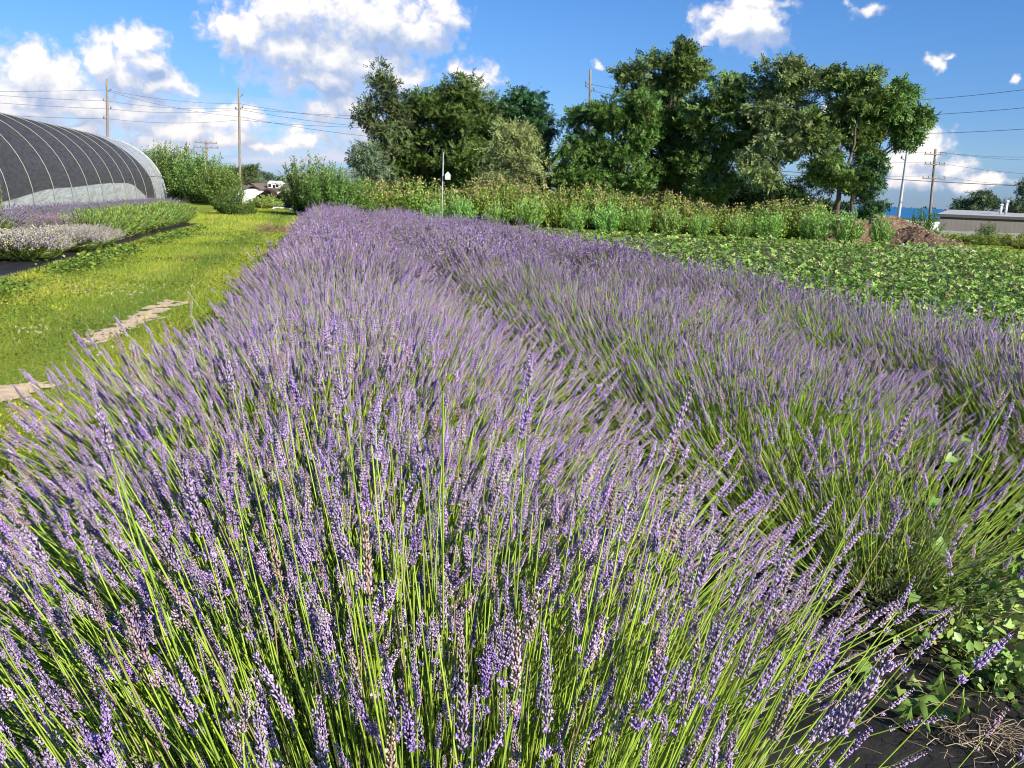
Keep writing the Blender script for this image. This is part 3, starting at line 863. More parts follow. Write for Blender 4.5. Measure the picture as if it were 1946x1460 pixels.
DG, MG, LG, OL = (0.092, 0.165, 0.032), (0.115, 0.195, 0.042), (0.18, 0.25, 0.085), (0.25, 0.28, 0.10)
RG, LGp = 'trees of the large group on the right', 'trees of the smaller group in the middle'
tree('broad dark green tree forming the left end of the large group', 1150, 51, [(1130,250,68,58),(1096,305,40,52),(1190,300,60,66),(1150,352,82,36),(1165,212,42,28),(1080,350,28,36),(1235,215,34,40)], DG, 201, 0.2, 2, RG)
tree('tallest tree of the large group, two rounded tops above the rest', 1262, 53, [(1285,118,54,42),(1207,150,36,40),(1258,195,72,48),(1238,265,70,48),(1302,255,58,50),(1300,130,36,28),(1250,330,60,40)], MG, 202, 0.22, 1, RG, fork=.5)
tree('slim tree with a narrow top between the tallest tree and the pale one', 1350, 50, [(1330,215,34,46),(1435,235,30,40),(1388,165,34,30),(1372,205,36,30),(1398,245,36,40),(1345,295,48,38),(1362,352,52,34)], MG, 203, 0.13, 1, RG)
tree('pale green tree with a bare lower trunk in the middle of the large group', 1466, 48, [(1475,142,42,36),(1462,200,48,44),(1520,168,36,34),(1482,262,48,38),(1445,312,36,32),(1500,220,40,34)], LG, 204, 0.14, 1, RG, fork=.55)
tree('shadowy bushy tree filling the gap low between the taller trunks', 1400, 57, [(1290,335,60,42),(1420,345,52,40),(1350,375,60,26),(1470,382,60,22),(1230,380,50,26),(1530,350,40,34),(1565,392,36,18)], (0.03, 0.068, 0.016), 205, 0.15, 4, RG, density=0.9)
tree('high crowned tree with forked pale trunks near the right end of the large group', 1570, 47, [(1590,150,38,30),(1642,172,48,42),(1602,222,50,42),(1575,285,42,42),(1642,268,44,42),(1612,340,34,28),(1540,240,24,30)], MG, 206, 0.17, 2, RG, fork=.5)
tree('leaning tree whose rounded crown overhangs the right end of the large group', 1606, 48, [(1708,192,44,40),(1738,225,26,34),(1690,245,42,28),(1722,255,22,14),(1665,215,35,34)], MG, 207, 0.13, 1, RG, fork=.62)
tree('small bushy tree at the foot of the leaning tree, right end of the large group', 1640, 46, [(1645,345,28,40),(1658,310,22,22),(1655,390,22,22)], (0.055, 0.125, 0.035), 208, 0.07, 3, RG, sprays=SPRAYS_BUSH, clump=.7, density=1.2)
tree('tall thin tree with a sparse pale top at the left end of the smaller group', 722, 52, [(725,152,22,24),(747,182,26,26),(712,218,26,32),(738,258,34,36),(712,305,30,30),(755,225,22,24)], (0.09, 0.125, 0.045), 209, 0.12, 1, LGp, density=.85, fork=.5)
tree('dark leafy tree second from the left in the smaller group', 800, 54, [(765,280,36,40),(760,345,40,26),(850,215,34,40),(855,335,50,36),(815,198,44,34),(790,250,40,40),(832,272,48,44),(780,315,40,38),(840,325,46,36),(800,360,50,22)], DG, 210, 0.18, 2, LGp)
tree('tree with the highest rounded dome in the smaller group', 885, 53, [(885,172,38,32),(900,228,50,42),(880,298,50,42),(922,288,44,40),(872,205,34,28),(880,350,50,24)], DG, 211, 0.2, 1, LGp)
tree('round topped dark tree at the right end of the smaller group', 990, 54, [(935,225,34,40),(940,320,44,44),(1005,262,36,50),(985,192,42,28),(1010,232,38,38),(1000,290,44,48),(958,250,40,38),(1030,320,24,38),(1015,360,34,24)], (0.042, 0.105, 0.034), 212, 0.18, 1, LGp)
tree('olive grey willow in front of the dark trees of the smaller group', 985, 46, [(970,258,30,36),(960,308,38,38),(1000,318,30,38),(945,342,26,24),(985,350,38,26),(992,270,22,34)], OL, 213, 0.09, 3, LGp, fine=True, droop=.22, density=.85)
tree('pale grey green bushy tree low at the left edge of the smaller group', 700, 50, [(697,308,20,28),(712,330,22,20),(690,288,14,16)], (0.14, 0.19, 0.11), 214, 0.06, 2, LGp, fine=True, density=.9)
# far trees
for px, Y, lb, colr, lo, sd_ in (
        (445, 125, 'distant green tree just right of the tallest left pole', (0.10, 0.14, 0.045), [(440,330,34,16),(478,322,14,12),(425,345,30,16)], 221),
        (470, 150, 'distant round tree with yellowish top behind the plain pole', (0.12, 0.155, 0.055), [(472,318,12,9),(462,340,24,16),(490,345,22,14)], 222),
        (520, 210, 'hazy distant tree above the brown house roof', (0.095, 0.15, 0.085), [(522,340,24,12),(500,330,16,8),(545,345,16,12)], 223),
        (1860, 95, 'spreading tree behind the grey warehouse roof', (0.07, 0.115, 0.045), [(1865,375,30,14),(1880,384,32,16),(1832,392,20,12),(1852,400,34,12)], 224),
        (1955, 85, 'dark tree at the right frame edge behind the warehouse', (0.05, 0.09, 0.03), [(1955,360,18,24),(1940,395,26,14),(1965,390,30,24)], 225)):
    tree(lb, px, Y, lo, colr, sd_, 0.25, 1, None, clump=1.25, density=.9)


# distant wood closing the horizon
def far_wood():
    rng = np.random.default_rng(8); mb = MB()
    for _ in range(480):
        a = rng.uniform(-0.75, 0.75); Y = rng.uniform(300, 420); x = math.tan(a) * Y
        h = rng.uniform(3.6, 5.4); r = rng.uniform(4, 8); m = 120
        v = norm(rng.normal(0, 1, (m, 3))) * (rng.uniform(0, 1, (m, 1)) ** .4)
        p = np.array([x, Y, -3 + h * .45]) + v * np.array([r, r, h * .55])
        mb.stamp(quad_leaf(1.1, .9), frames(norm(v + rng.normal(0, .5, (m, 3))), rng), p, np.array([[.085, .125, .075]]) * rng.uniform(.6, 1.3, (m, 1)))
    tag(mb.build('distant_wood', 'tree_leaf'), 'low line of distant hazy green woods along the horizon', 'woods', kind='stuff')


far_wood()


# ------------------------------------------------------------------ shrubs
def shrub_meshes(seed, w, h, col, tipcol=None, upright=0.5, n_shoot=90, leaf=(0.085, 0.04), leaves=46, core=True, tipf=0.12):
    """many leafy shoots rising and spreading from a base; returns crown, stems meshes"""
    rng = np.random.default_rng(seed)
    cm, wood = MB(), MB()
    tpl = quad_leaf(leaf[0], leaf[1], 0.012)
    for k in range(n_shoot):
        a = rng.uniform(0, 2 * math.pi); rr = math.sqrt(rng.uniform(0, 1))
        base = np.array([math.cos(a) * rr * w * .18, math.sin(a) * rr * w * .18, 0])
        hh = h * (rng.uniform(.62, 1.05) if rr < .7 else rng.uniform(.35, .9)) * (1 - 0.30 * rr * (1 - upright))
        tip = np.array([math.cos(a) * rr * w * .52, math.sin(a) * rr * w * .52, hh])
        ts = np.linspace(0, 1, 6)
        mid = base * .4 + tip * .6; mid[2] = hh * (0.42 + .12 * upright); mid[:2] = tip[:2] * (0.85 - .35 * upright)
        pts = ((1 - ts) ** 2)[:, None] * base + (2 * ts * (1 - ts))[:, None] * mid + (ts ** 2)[:, None] * tip
        wood.tube(pts, np.linspace(0.016, 0.005, 6), 4, (0.10, 0.085, 0.05), cap=False)
        m = int(leaves * rng.uniform(.7, 1.25))
        t = rng.uniform(0.10, 1.02, m) ** 0.8
        p = ((1 - t) ** 2)[:, None] * base + (2 * t * (1 - t))[:, None] * mid + (t ** 2)[:, None] * tip
        spread = (0.17 - 0.10 * t * upright)[:, None] * (h / 2.2) ** .5
        off = norm(rng.normal(0, 1, (m, 3))) * rng.uniform(0.1, 1, (m, 1)) * spread
        d = norm(norm(off) * .5 + np.array([0, 0, 0.25 + .35 * upright]) + rng.normal(0, .55 - .25 * upright, (m, 3)))
        tone = np.array(col)[None] * rng.uniform(.78, 1.22) * rng.uniform(.7, 1.3, (m, 1)) * (1 + rng.normal(0, .06, (m, 3)))
        if tipcol is not None:
            s_ = t > 1 - tipf * rng.uniform(.4, 1.4)
            tone[s_] = np.array(tipcol)[None] * rng.uniform(.75, 1.25, (int(s_.sum()), 1))
        cm.stamp(tpl, frames(d, rng) * rng.uniform(.7, 1.35, (m, 1, 1)), p + off, np.clip(tone, .005, 1))
    return cm.mesh('crown', 'leaf'), wood.mesh('stems', 'bark')


SHR = {}


def shrub(key, name, cat, x, y, sc, label, group=None, rz=None, z=None):
    o = thing(name, label, cat, (x, y, (gzf(x, y) if z is None else z) - 0.02), group, rnd.uniform(0, 6.28) if rz is None else rz)
    o.scale = sc if isinstance(sc, tuple) else (sc, sc, sc)
    for nm, me in zip(('crown', 'stem'), SHR[key]):
        c = bpy.data.objects.new(nm, me); COL.objects.link(c); c.parent = o
    return o


SHR['hedge_a'] = shrub_meshes(301, 4.2, 3.5, (0.14, 0.25, 0.045), (0.20, 0.30, 0.08), .75, 190, (0.15, 0.055), 62)
SHR['hedge_b'] = shrub_meshes(302, 4.0, 3.2, (0.135, 0.24, 0.042), (0.19, 0.29, 0.07), .6, 170, (0.14, 0.06), 60)
SHR['round_a'] = shrub_meshes(303, 2.6, 1.9, (0.095, 0.20, 0.035), None, .35, 110, (0.10, 0.05), 46)
SHR['russet_a'] = shrub_meshes(304, 2.8, 2.1, (0.27, 0.42, 0.060), (0.45, 0.36, 0.16), .3, 130, (0.10, 0.055), 44, tipf=.05)
SHR['russet_b'] = shrub_meshes(305, 2.6, 2.0, (0.25, 0.41, 0.060), (0.46, 0.35, 0.17), .25, 130, (0.10, 0.055), 44, tipf=.05)
SHR['upright_a'] = shrub_meshes(306, 1.5, 1.35, (0.25, 0.47, 0.085), (0.33, 0.54, 0.14), .85, 64, (0.105, 0.032), 46)
SHR['upright_b'] = shrub_meshes(307, 1.5, 1.3, (0.26, 0.48, 0.10), (0.34, 0.54, 0.15), .8, 64, (0.105, 0.032), 46)
SHR['herb_a'] = shrub_meshes(308, 1.5, 1.0, (0.23, 0.42, 0.05), (0.28, 0.46, 0.08), .85, 150, (0.055, 0.016), 44)
SHR['herb_b'] = shrub_meshes(309, 1.5, 0.95, (0.22, 0.41, 0.055), (0.27, 0.44, 0.09), .85, 150, (0.055, 0.016), 44)
SHR['weed_a'] = shrub_meshes(310, 1.6, 0.9, (0.27, 0.37, 0.06), (0.34, 0.41, 0.12), .7, 70, (0.10, 0.030), 36)

for px, Y, k, sc, lb in ((296, 70, 'hedge_a', (1.15, 1, 1.12), 'tall shrub with upright shoots just right of the tunnel end'),
                         (338, 67, 'hedge_a', (1.2, 1, 1.16), 'tallest upright shrub of the hedge behind the green herbs'),
                         (384, 62, 'hedge_b', (1.15, 1, 1.08), 'broad shrub of the hedge below the pole with crossarms'),
                         (415, 58, 'hedge_b', (.95, .8, .84), 'lower yellowish shrub at the right shoulder of the hedge')):
    p = at(px, 380, Y); shrub(k, 'hedge_shrub', 'shrub', p.x, Y, sc, lb, 'shrubs of the hedge by the tunnel')
p = at(442, 380, 41); shrub('round_a', 'round_bush', 'bush', p.x, 41, (.78, .78, .66), 'round dark green bush at the end of the hedge beside the grass path')
p = at(478, 380, 43); shrub('round_a', 'round_bush', 'bush', p.x, 43, (.22, .22, .28), 'tiny dark green bush alone in the grass at the end of the path')
for px, Y, k, sc, lb in ((588, 44, 'hedge_b', (.80, .86, .90), 'tallest shrub at the far end of the lavender row, rounded top'),
                         (630, 42, 'hedge_a', (.70, .74, .68), 'spiky upright shrub behind the far end of the lavender row'),
                         (668, 43, 'hedge_b', (.76, .76, .60), 'lower spreading shrub between the upright shrubs and the russet ones')):
    p = at(px, 380, Y); shrub(k, 'hedge_shrub', 'shrub', p.x, Y, sc, lb, 'shrubs at the end of the lavender rows')
# russet topped shrubs in a row
xs = [705, 752, 800, 850, 905, 955, 1005, 1060, 1115, 1165, 1215, 1268, 1320, 1375, 1435, 1490, 1545]
hs = [.95, .92, 1.02, .86, .98, 1.05, 1.0, .92, 1.02, .9, .86, .92, .8, .66, .74, .9, .86]
for i, px in enumerate(xs):
    Y = 44 - 4.5 * i / 16; p = at(px, 390, Y)
    shrub(rnd.choice(('russet_a', 'russet_b')), 'russet_shrub', 'shrub', p.x, Y + rnd.uniform(-.3, .3), (.95, .95, hs[i]),
          'yellow green shrub with russet tips in the row below the tall trees', 'russet tipped shrubs in a row')
for i in range(14):
    px = 826 + i * 65 + rnd.uniform(-17, 17); Y = 38.6 - 3.4 * i / 13; p = at(px, 420, Y)
    sc = rnd.uniform(.80, 1.18)
    shrub(rnd.choice(('upright_a', 'upright_b')), 'upright_plant', 'plant', p.x, Y, (sc * .86, sc * .86, sc * (.92 if i < 13 else 1.1)),
          'fresh green upright plant in the row between russet shrubs and strawberry leaves', 'upright green plants in a row')
# bright green herbs in the left bed
for i in range(13):
    y = 20.2 + i * .98
    sc = rnd.uniform(.9, 1.08)
    shrub(rnd.choice(('herb_a', 'herb_b')), 'herb_bush', 'herb', -5.55 - 0.2 * y, y, (sc * .9, sc, sc * .76), 'bright green feathery herb bush in the row beside the black strip', 'bright green herb bushes')
shrub('weed_a', 'tall_weed', 'weed', -12.35, 21.4, (.28, .28, 1.35), 'single tall light green weed standing in front of the tunnel film')
# weeds by the fence on the right
for i, (px, Y, sc) in enumerate(((1800, 44, .9), (1838, 46, .95), (1870, 43, .9), (1905, 45, 1.0), (1940, 43, 1.05), (1855, 50, 1.0), (1920, 51, 1.0), (1975, 46, 1.1), (1950, 39, .8))):
    p = at(px, 430, Y); shrub('weed_a', 'tall_weed', 'weed', p.x, Y, (sc * 1.15, sc, sc * .68), 'clump of tall yellow green weeds between the mulch heap and the grey fence', 'weeds before the grey fence')
for px, Y, sc, lb in ((1755, 56, (.9, .9, 1.35), 'dark green bush between the two right poles, behind the mulch'), (1728, 57, (.7, .7, .8), 'light green bush at the foot of the smooth leaning pole'), (1878, 50, (.5, .5, .75), 'round bush among the weeds before the grey fence')):
    p = at(px, 420, Y); shrub('round_a', 'round_bush', 'bush', p.x, Y, sc, lb)
p = at(515, 385, 56); shrub('weed_a', 'tall_weed', 'weed', p.x, 56, (1.2, 1, .9), 'light green leafy plants before the dark compost heap', 'leafy plants by the compost')
p = at(495, 385, 55); shrub('weed_a', 'tall_weed', 'weed', p.x, 55, (1.0, 1, .7), 'light green leafy plants before the dark compost heap', 'leafy plants by the compost')


# ------------------------------------------------------------------ lawn
def row_left_edge(y): return ROW1[0] + ROW1[1] * y - 0.55


def lawn():
    rng = np.random.default_rng(55)
    mb = MB()
    N = 300000
    y = 1.6 * (52 / 1.6) ** rng.uniform(0, 1, N)
    xl = -4.75 - 0.2 * y; xl = np.where(y > 31, -13.5 - 0.1 * (y - 31), xl); xl = np.where(y < 7, np.minimum(-4.6, xl), xl)
    xr = row_left_edge(y); xr = np.where(y > 26, xr + 1.2 + (y - 26) * .02, xr)
    x = xl + (xr - xl) * rng.uniform(0, 1, N)
    ok = np.ones(N, bool)
    for (cx, cy, rx, ry) in DIRT:
        ok &= (((x - cx) / rx) ** 2 + ((y - cy) / ry) ** 2) > rng.uniform(.55, 1.15, N)
    x, y = x[ok], y[ok]; n = len(x)
    patch = np.sin(x * 1.7 + 1.3 * np.sin(y * .9)) * np.sin(y * .8 + 1.1 * np.sin(x * 1.3)) + .5 * np.sin(x * 4.1 + y * 3.1) * np.sin(y * 2.7 - x)
    thin = (rng.uniform(0, 1, n) < 0.75 + .25 * patch)
    x, y, patch = x[thin], y[thin], patch[thin]; n = len(x)
    dist = np.maximum(3, y)
    ln = rng.uniform(0.022, 0.055, n) * (0.75 + dist / 22); wd = 0.0032 * (0.6 + dist / 7)
    edge = np.clip(1 - (row_left_edge(y) - x) / .5, 0, 1); ln *= 1 + .8 * edge
    d = norm(np.stack([rng.normal(0, .75, n), rng.normal(0, .75, n), np.ones(n)], -1))
    fr = frames(d, rng)
    M = fr * np.stack([wd / .004, wd / .004, ln / .04], -1)[:, None, :]
    tpl = (np.array([(0.002, 0, 0), (-0.002, 0, 0), (0, .006, 0.04)]), np.array([(0, 1, 2)]), np.ones((3, 3)))
    g1, g2, g3 = np.array([0.23, 0.35, 0.032]), np.array([0.46, 0.48, 0.055]), np.array([0.58, 0.49, 0.24])
    mixv = np.clip(.5 + .45 * patch + rng.normal(0, .22, n), 0, 1)[:, None]
    c = g1 * (1 - mixv) + g2 * mixv
    cl = x + .2 * y
    track = np.exp(-((cl + 2.35) / .45) ** 2) + .7 * np.exp(-((cl + .95) / .3) ** 2)
    big = np.sin(x * .9 + 2 + np.sin(y * .35)) * np.sin(y * .42 + .6 * np.sin(x * 1.1))
    dk = np.clip(.75 * track + .35 * big, 0, 1)[:, None]
    c = c * (1 - dk) + np.array([0.135, 0.225, 0.035]) * dk
    dryv = rng.uniform(0, 1, n) < 0.05 + .10 * np.clip(-big, 0, 1) + .05 * np.clip(-patch, 0, 1); c[dryv] = g3
    c = c * rng.uniform(.7, 1.25, (n, 1))
    mb.stamp(tpl, M, np.stack([x, y, gz(x, y) - .003], -1), np.clip(c, .01, 1))
    tag(mb.build('grass', 'blade'), 'short sunlit yellow green grass of the path', 'grass', kind='stuff')


lawn()


def ground_leaves(name, label, cat, N, sampler, size, cols, seed, mat='leaf', zr=(0.01, 0.06), tilt=.6, tri=False):
    """low leafy cover: leaflets lying near the ground"""
    rng = np.random.default_rng(seed); mb = MB()
    x, y, k = sampler(rng, N)
    n = len(x)
    d = norm(np.stack([rng.normal(0, tilt, n), rng.normal(0, tilt, n), np.ones(n)], -1))
    fr = frames(d, rng)
    s = rng.uniform(.65, 1.35, n) * size * k
    # a leaf lying in the local XY plane, slightly folded
    tpl = (np.array([(0, 0, 0), (.38, .42, .10), (0, 1, .02), (-.38, .42, .10), (0, .45, -.03)]), np.array([(0, 1, 4), (1, 2, 4), (2, 3, 4), (3, 0, 4)]), np.ones((5, 3)))
    c = np.array(cols)[rng.integers(0, len(cols), n)] * rng.uniform(.7, 1.3, (n, 1))
    z = gz(x, y) + rng.uniform(*zr, n)
    if tri:
        for a in (-1.9, 0, 1.9):
            Rz = np.array([[math.cos(a), -math.sin(a), 0], [math.sin(a), math.cos(a), 0], [0, 0, 1]])
            mb.stamp(tpl, np.einsum('kij,jl->kil', fr, Rz) * s[:, None, None], np.stack([x, y, z], -1), np.clip(c * rng.uniform(.85, 1.15, (n, 1)), .01, 1))
    else:
        mb.stamp(tpl, fr * s[:, None, None], np.stack([x, y, z], -1), np.clip(c, .01, 1))
    return tag(mb.build(name, mat), label, cat, kind='stuff')


def samp_edge(rng, N):       # clover and weeds at the foot of the first row
    y = 1.6 * (24 / 1.6) ** rng.uniform(0, 1, N); x = row_left_edge(y) + .30 - np.abs(rng.normal(0, .42, N))
    return x, y, .6 + y / 10


def samp_lawn(rng, N):
    y = 2.5 * (28 / 2.5) ** rng.uniform(0, 1, N); xl = np.maximum(-4.6 - .2 * y, -11); xr = row_left_edge(y)
    x = xl + (xr - xl) * rng.uniform(0, 1, N)
    ok = (np.sin(x * 2.1 + y * .7) + np.sin(y * 1.3 - x * .8)) > -.1
    for (cx, cy, rx, ry) in DIRT: ok &= (((x - cx) / rx) ** 2 + ((y - cy) / ry) ** 2) > 1.0
    return x[ok], y[ok], .6 + y[ok] / 12


def samp_strip(rng, N):      # leafy weeds along the black strip
    y = rng.uniform(9, 27, N); x = -4.15 - .2 * y + rng.normal(0, .20, N)
    ok = (np.sin(y * 1.9) + np.sin(y * .83 + 1) > -.5) & (x > -4.5 - .2 * y)
    return x[ok], y[ok], 1 + 0 * y[ok]


ground_leaves('clover', 'green clover and weed leaves along the foot of the lavender row', 'clover', 26000, samp_edge, .026, [(.13, .24, .03), (.17, .27, .035), (.22, .29, .04)], 61, zr=(.01, .10))
ground_leaves('lawn_weeds', 'small clover leaves scattered through the grass path', 'weeds', 42000, samp_lawn, .018, [(.10, .19, .03), (.14, .23, .03), (.20, .27, .04)], 62, zr=(.005, .04))
ground_leaves('strip_weeds', 'leafy weeds along the edge of the black strip', 'weeds', 5200, samp_strip, .06, [(.11, .21, .04), (.15, .26, .04), (.22, .30, .05)], 63, zr=(.01, .16))


def samp_straw(rng, N):
    y = 4.0 * (35 / 4.0) ** (rng.uniform(0, 1, N)); xl = ROW3[0] + ROW3[1] * y + .5; xl = np.where(y > 20, np.maximum(xl, ROW2[0] + ROW2[1] * y + .4), xl); xr = np.minimum(3.5 + .62 * y, 17.5)
    x = xl + (xr - xl) * rng.uniform(0, 1, N)
    ok = (xr > xl)
    rowm = np.sin((x + .235 * y) * 2 * math.pi / 1.25)
    ok &= rng.uniform(0, 1, N) < .74 + .34 * rowm + .12 * np.sin(y * 2.3 + x)
    return x[ok], y[ok], .85 + y[ok] / 55


ground_leaves('strawberry_leaves', 'carpet of low glossy strawberry leaves right of the lavender', 'strawberries', 78000, samp_straw, .046,
              [(.15, .28, .04), (.20, .34, .05), (.28, .40, .075), (.10, .20, .03), (.42, .47, .18), (.17, .30, .045)], 64, mat='broad_leaf', zr=(.03, .26), tilt=.75, tri=True)
ground_leaves('withered_leaves', 'brownish withered leaves among the strawberry plants', 'dead leaves', 9000, samp_straw, .05, [(.22, .12, .07), (.32, .22, .13), (.16, .08, .06)], 65, mat='dry', zr=(.05, .24), tilt=.7)


def flowers(name, label, cat, pts, col, r, seed, mat='petal', petals=5, spread=.02):
    rng = np.random.default_rng(seed); mb = MB()
    pts = np.asarray(pts); n = len(pts) * petals
    p = np.repeat(pts, petals, 0) + rng.normal(0, spread, (n, 3)) * [1, 1, .6]
    d = norm(rng.normal(0, .8, (n, 3)) + [0, 0, .8])
    mb.stamp(quad_leaf(r, r * .8), frames(d, rng) * rng.uniform(.7, 1.3, (n, 1, 1)), p, np.clip(np.array(col)[None] * rng.uniform(.8, 1.2, (n, 1)), 0, 1))
    for q in pts:
        mb.tube([(q[0], q[1], gzf(q[0], q[1])), (q[0] + rng.normal(0, .01), q[1], q[2])], [.0015, .001], 3, (.15, .24, .04), cap=False)
    return tag(mb.build(name, mat), label, cat, kind='stuff')


_r = np.random.default_rng(70)


def around(px, py, n, sx, sy, z=(.06, .22)):
    c = ground_px(px, py, .08)
    return [(c.x + _r.normal(0, sx), c.y + _r.normal(0, sy), _r.uniform(*z)) for _ in range(n)]


yl = around(45, 850, 46, .13, .22, (.10, .30)) + around(15, 900, 30, .07, .12, (.08, .25)) + around(310, 615, 12, .12, .5) + around(470, 500, 14, .15, .9) + around(115, 575, 12, .18, .18, (.03, .08)) \
    + around(270, 458, 26, .25, .6, (.1, .3)) + around(20, 540, 40, .25, .5, (.05, .25)) + around(265, 755, 9, .10, .25)
flowers('yellow_wildflowers', 'small yellow wildflowers at the edges of the grass path', 'wildflowers', yl, (.80, .66, .03), .012, 71, petals=6)
wl = around(210, 548, 45, .35, .35, (.04, .09)) + around(240, 735, 60, .12, .25, (.05, .14)) + around(45, 625, 22, .3, .3, (.03, .06)) + around(260, 690, 20, .2, .3)
flowers('clover_blossoms', 'small whitish clover blossoms scattered in the grass', 'clover', wl, (.62, .50, .44), .010, 72, petals=9, spread=.007)


def dandelion(x, y, h, lb):
    rng = np.random.default_rng(int(abs(x * 1000)))
    t = thing('dandelion_clock', lb, 'dandelion', (x, y, gzf(x, y)), 'white dandelion seed heads')
    s = MB(); s.tube([(0, 0, 0), (.006, 0, h * .5), (0, .004, h)], [.0022, .0018, .0016], 5, (.22, .12, .07)); s.build('stem', 'stem', t)
    mb = MB(); m = 260
    d = norm(rng.normal(0, 1, (m, 3)))
    mb.stamp(quad_leaf(.020, .0016), frames(d, rng), np.tile([[0, 0, h]], (m, 1)) + d * .002, np.full((m, 3), .72))
    mb.stamp((np.array([(0, 0, 0), (.0030, 0, .002), (-.0015, .0026, .002), (-.0015, -.0026, .002)]), np.array([(0, 1, 2), (0, 2, 3), (0, 3, 1)]), np.ones((4, 3))), frames(d, rng), np.tile([[0, 0, h]], (m, 1)) + d * .0195, np.full((m, 3), .85))
    mb.build('seed_head', 'fluff', t)


for px, py, h, lb in ((175, 732, .26, 'white dandelion clock in the middle of three, on a reddish stalk'), (250, 660, .24, 'farthest white dandelion clock, beside the lavender row'), (15, 862, .26, 'nearest white dandelion clock among the yellow flowers')):
    p = ground_px(px, py, h); dandelion(p.x, p.y, h, lb)

# ------------------------------------------------------------------ weeds and litter at the lower right
def lobed_leaf(seed, L=.16, W=.05):
    rng = np.random.default_rng(seed); n = 9; V, F = [], []
    for i in range(n + 1):
        t = i / n
        w = W * (0.25 + .9 * t) * (1 - max(0, t - .72) / .28 * .95) * (1.0 if i % 2 else .42)
        z = .055 * math.sin(t * 2.4) + .02 * rng.normal() * t
        V += [(-w, t * L - (.012 if i % 2 else 0), z + .012), (0, t * L, z), (w, t * L - (.012 if i % 2 else 0), z + .012)]
    for i in range(n):
        a = i * 3
        F += [(a, a + 1, a + 4), (a, a + 4, a + 3), (a + 1, a + 2, a + 5), (a + 1, a + 5, a + 4)]
    return np.array(V, float), np.array(F), np.ones((len(V), 3))


LOBED = [lobed_leaf(k) for k in range(4)]
OVAL = [(np.array([(0, 0, 0), (.30, .25, .05), (.34, .6, .04), (0, 1, -.05), (-.34, .6, .04), (-.30, .25, .05), (0, .5, -.02)]), np.array([(0, 1, 6), (1, 2, 6), (2, 3, 6), (3, 4, 6), (4, 5, 6), (5, 0, 6)]), np.ones((7, 3)))]


def rosette(px, py, n, sc, lb, col=(.19, .30, .06), seed=0, z=0.0):
    rng = np.random.default_rng(seed); p = ground_px(px, py, z)
    mb = MB(); dirs = []
    for i in range(n):
        a = 6.283 * i / n + rng.uniform(-.3, .3); e = rng.uniform(.15, .75)
        c, s = math.cos(a), math.sin(a)
        y = np.array([c * math.cos(e), s * math.cos(e), math.sin(e)]); x = np.array([-s, c, 0]); zz = np.cross(x, y)
        M = np.stack([x, y, zz], 1)[None] * sc * rng.uniform(.7, 1.15)
        mb.stamp(LOBED[i % 4], M, np.array([[0, 0, .01]]), np.array([col]) * rng.uniform(.8, 1.25))
    o = mb.build('dandelion_plant', 'broad_leaf'); o.location = (p.x, p.y, z + .012)
    return tag(o, lb, 'weed', 'dandelion leaf rosettes')


rosette(1705, 1340, 9, 1.25, 'dandelion rosette with jagged pale leaves on the black fabric', seed=1)
rosette(1770, 1350, 7, .8, 'smaller dandelion rosette beside the larger one on the fabric', seed=2)
rosette(1785, 1225, 8, 1.05, 'dandelion rosette under the thin lavender bush', seed=3)


def creeping_weed(px, py, n, spread, hgt, lb, col, seed, leaf=.045):
    rng = np.random.default_rng(seed); p = ground_px(px, py)
    t = thing('creeping_weed', lb, 'weed', (p.x, p.y, .008), 'creeping weeds on the black fabric')
    st, lf = MB(), MB()
    for k in range(n):
        a = rng.uniform(0, 6.28); L = spread * rng.uniform(.4, 1.0)
        e = np.array([math.cos(a) * L, math.sin(a) * L, hgt * rng.uniform(.2, 1.0)])
        pts = limb(st, (0, 0, 0), e, .0022, .001, rng, 6, .08, 4, (.24, .20, .08))
        m = int(13 * rng.uniform(.7, 1.3)); i = rng.integers(1, 6, m)
        d = norm(rng.normal(0, .8, (m, 3)) + [0, 0, .6]); fr = frames(d, rng)
        lf.stamp(OVAL[0], fr * (leaf * rng.uniform(.5, 1.2, (m, 1, 1))), pts[i] + rng.normal(0, .012, (m, 3)) + [0, 0, .008], np.array([col]) * rng.uniform(.65, 1.3, (m, 1)) * (1 + rng.normal(0, .06, (m, 3))))
    st.build('stem', 'stem', t); lf.build('foliage', 'broad_leaf', t)


creeping_weed(1835, 1240, 26, .26, .16, 'bushy yellow green weed spreading at the right edge of the fabric', (.30, .40, .09), 1)
creeping_weed(1900, 1300, 34, .26, .13, 'low weed with small leaves at the right frame edge above the straw', (.26, .36, .08), 2, .035)
creeping_weed(1770, 1160, 26, .26, .24, 'dark green weed growing into the base of the thin lavender bush', (.10, .18, .035), 3)
creeping_weed(1880, 1120, 26, .28, .34, 'tall leafy weed right of the thin lavender bush', (.18, .30, .05), 4, .045)
creeping_weed(1920, 1010, 24, .30, .40, 'leafy weed crowding the right frame edge behind the thin lavender bush', (.11, .21, .04), 5, .04)


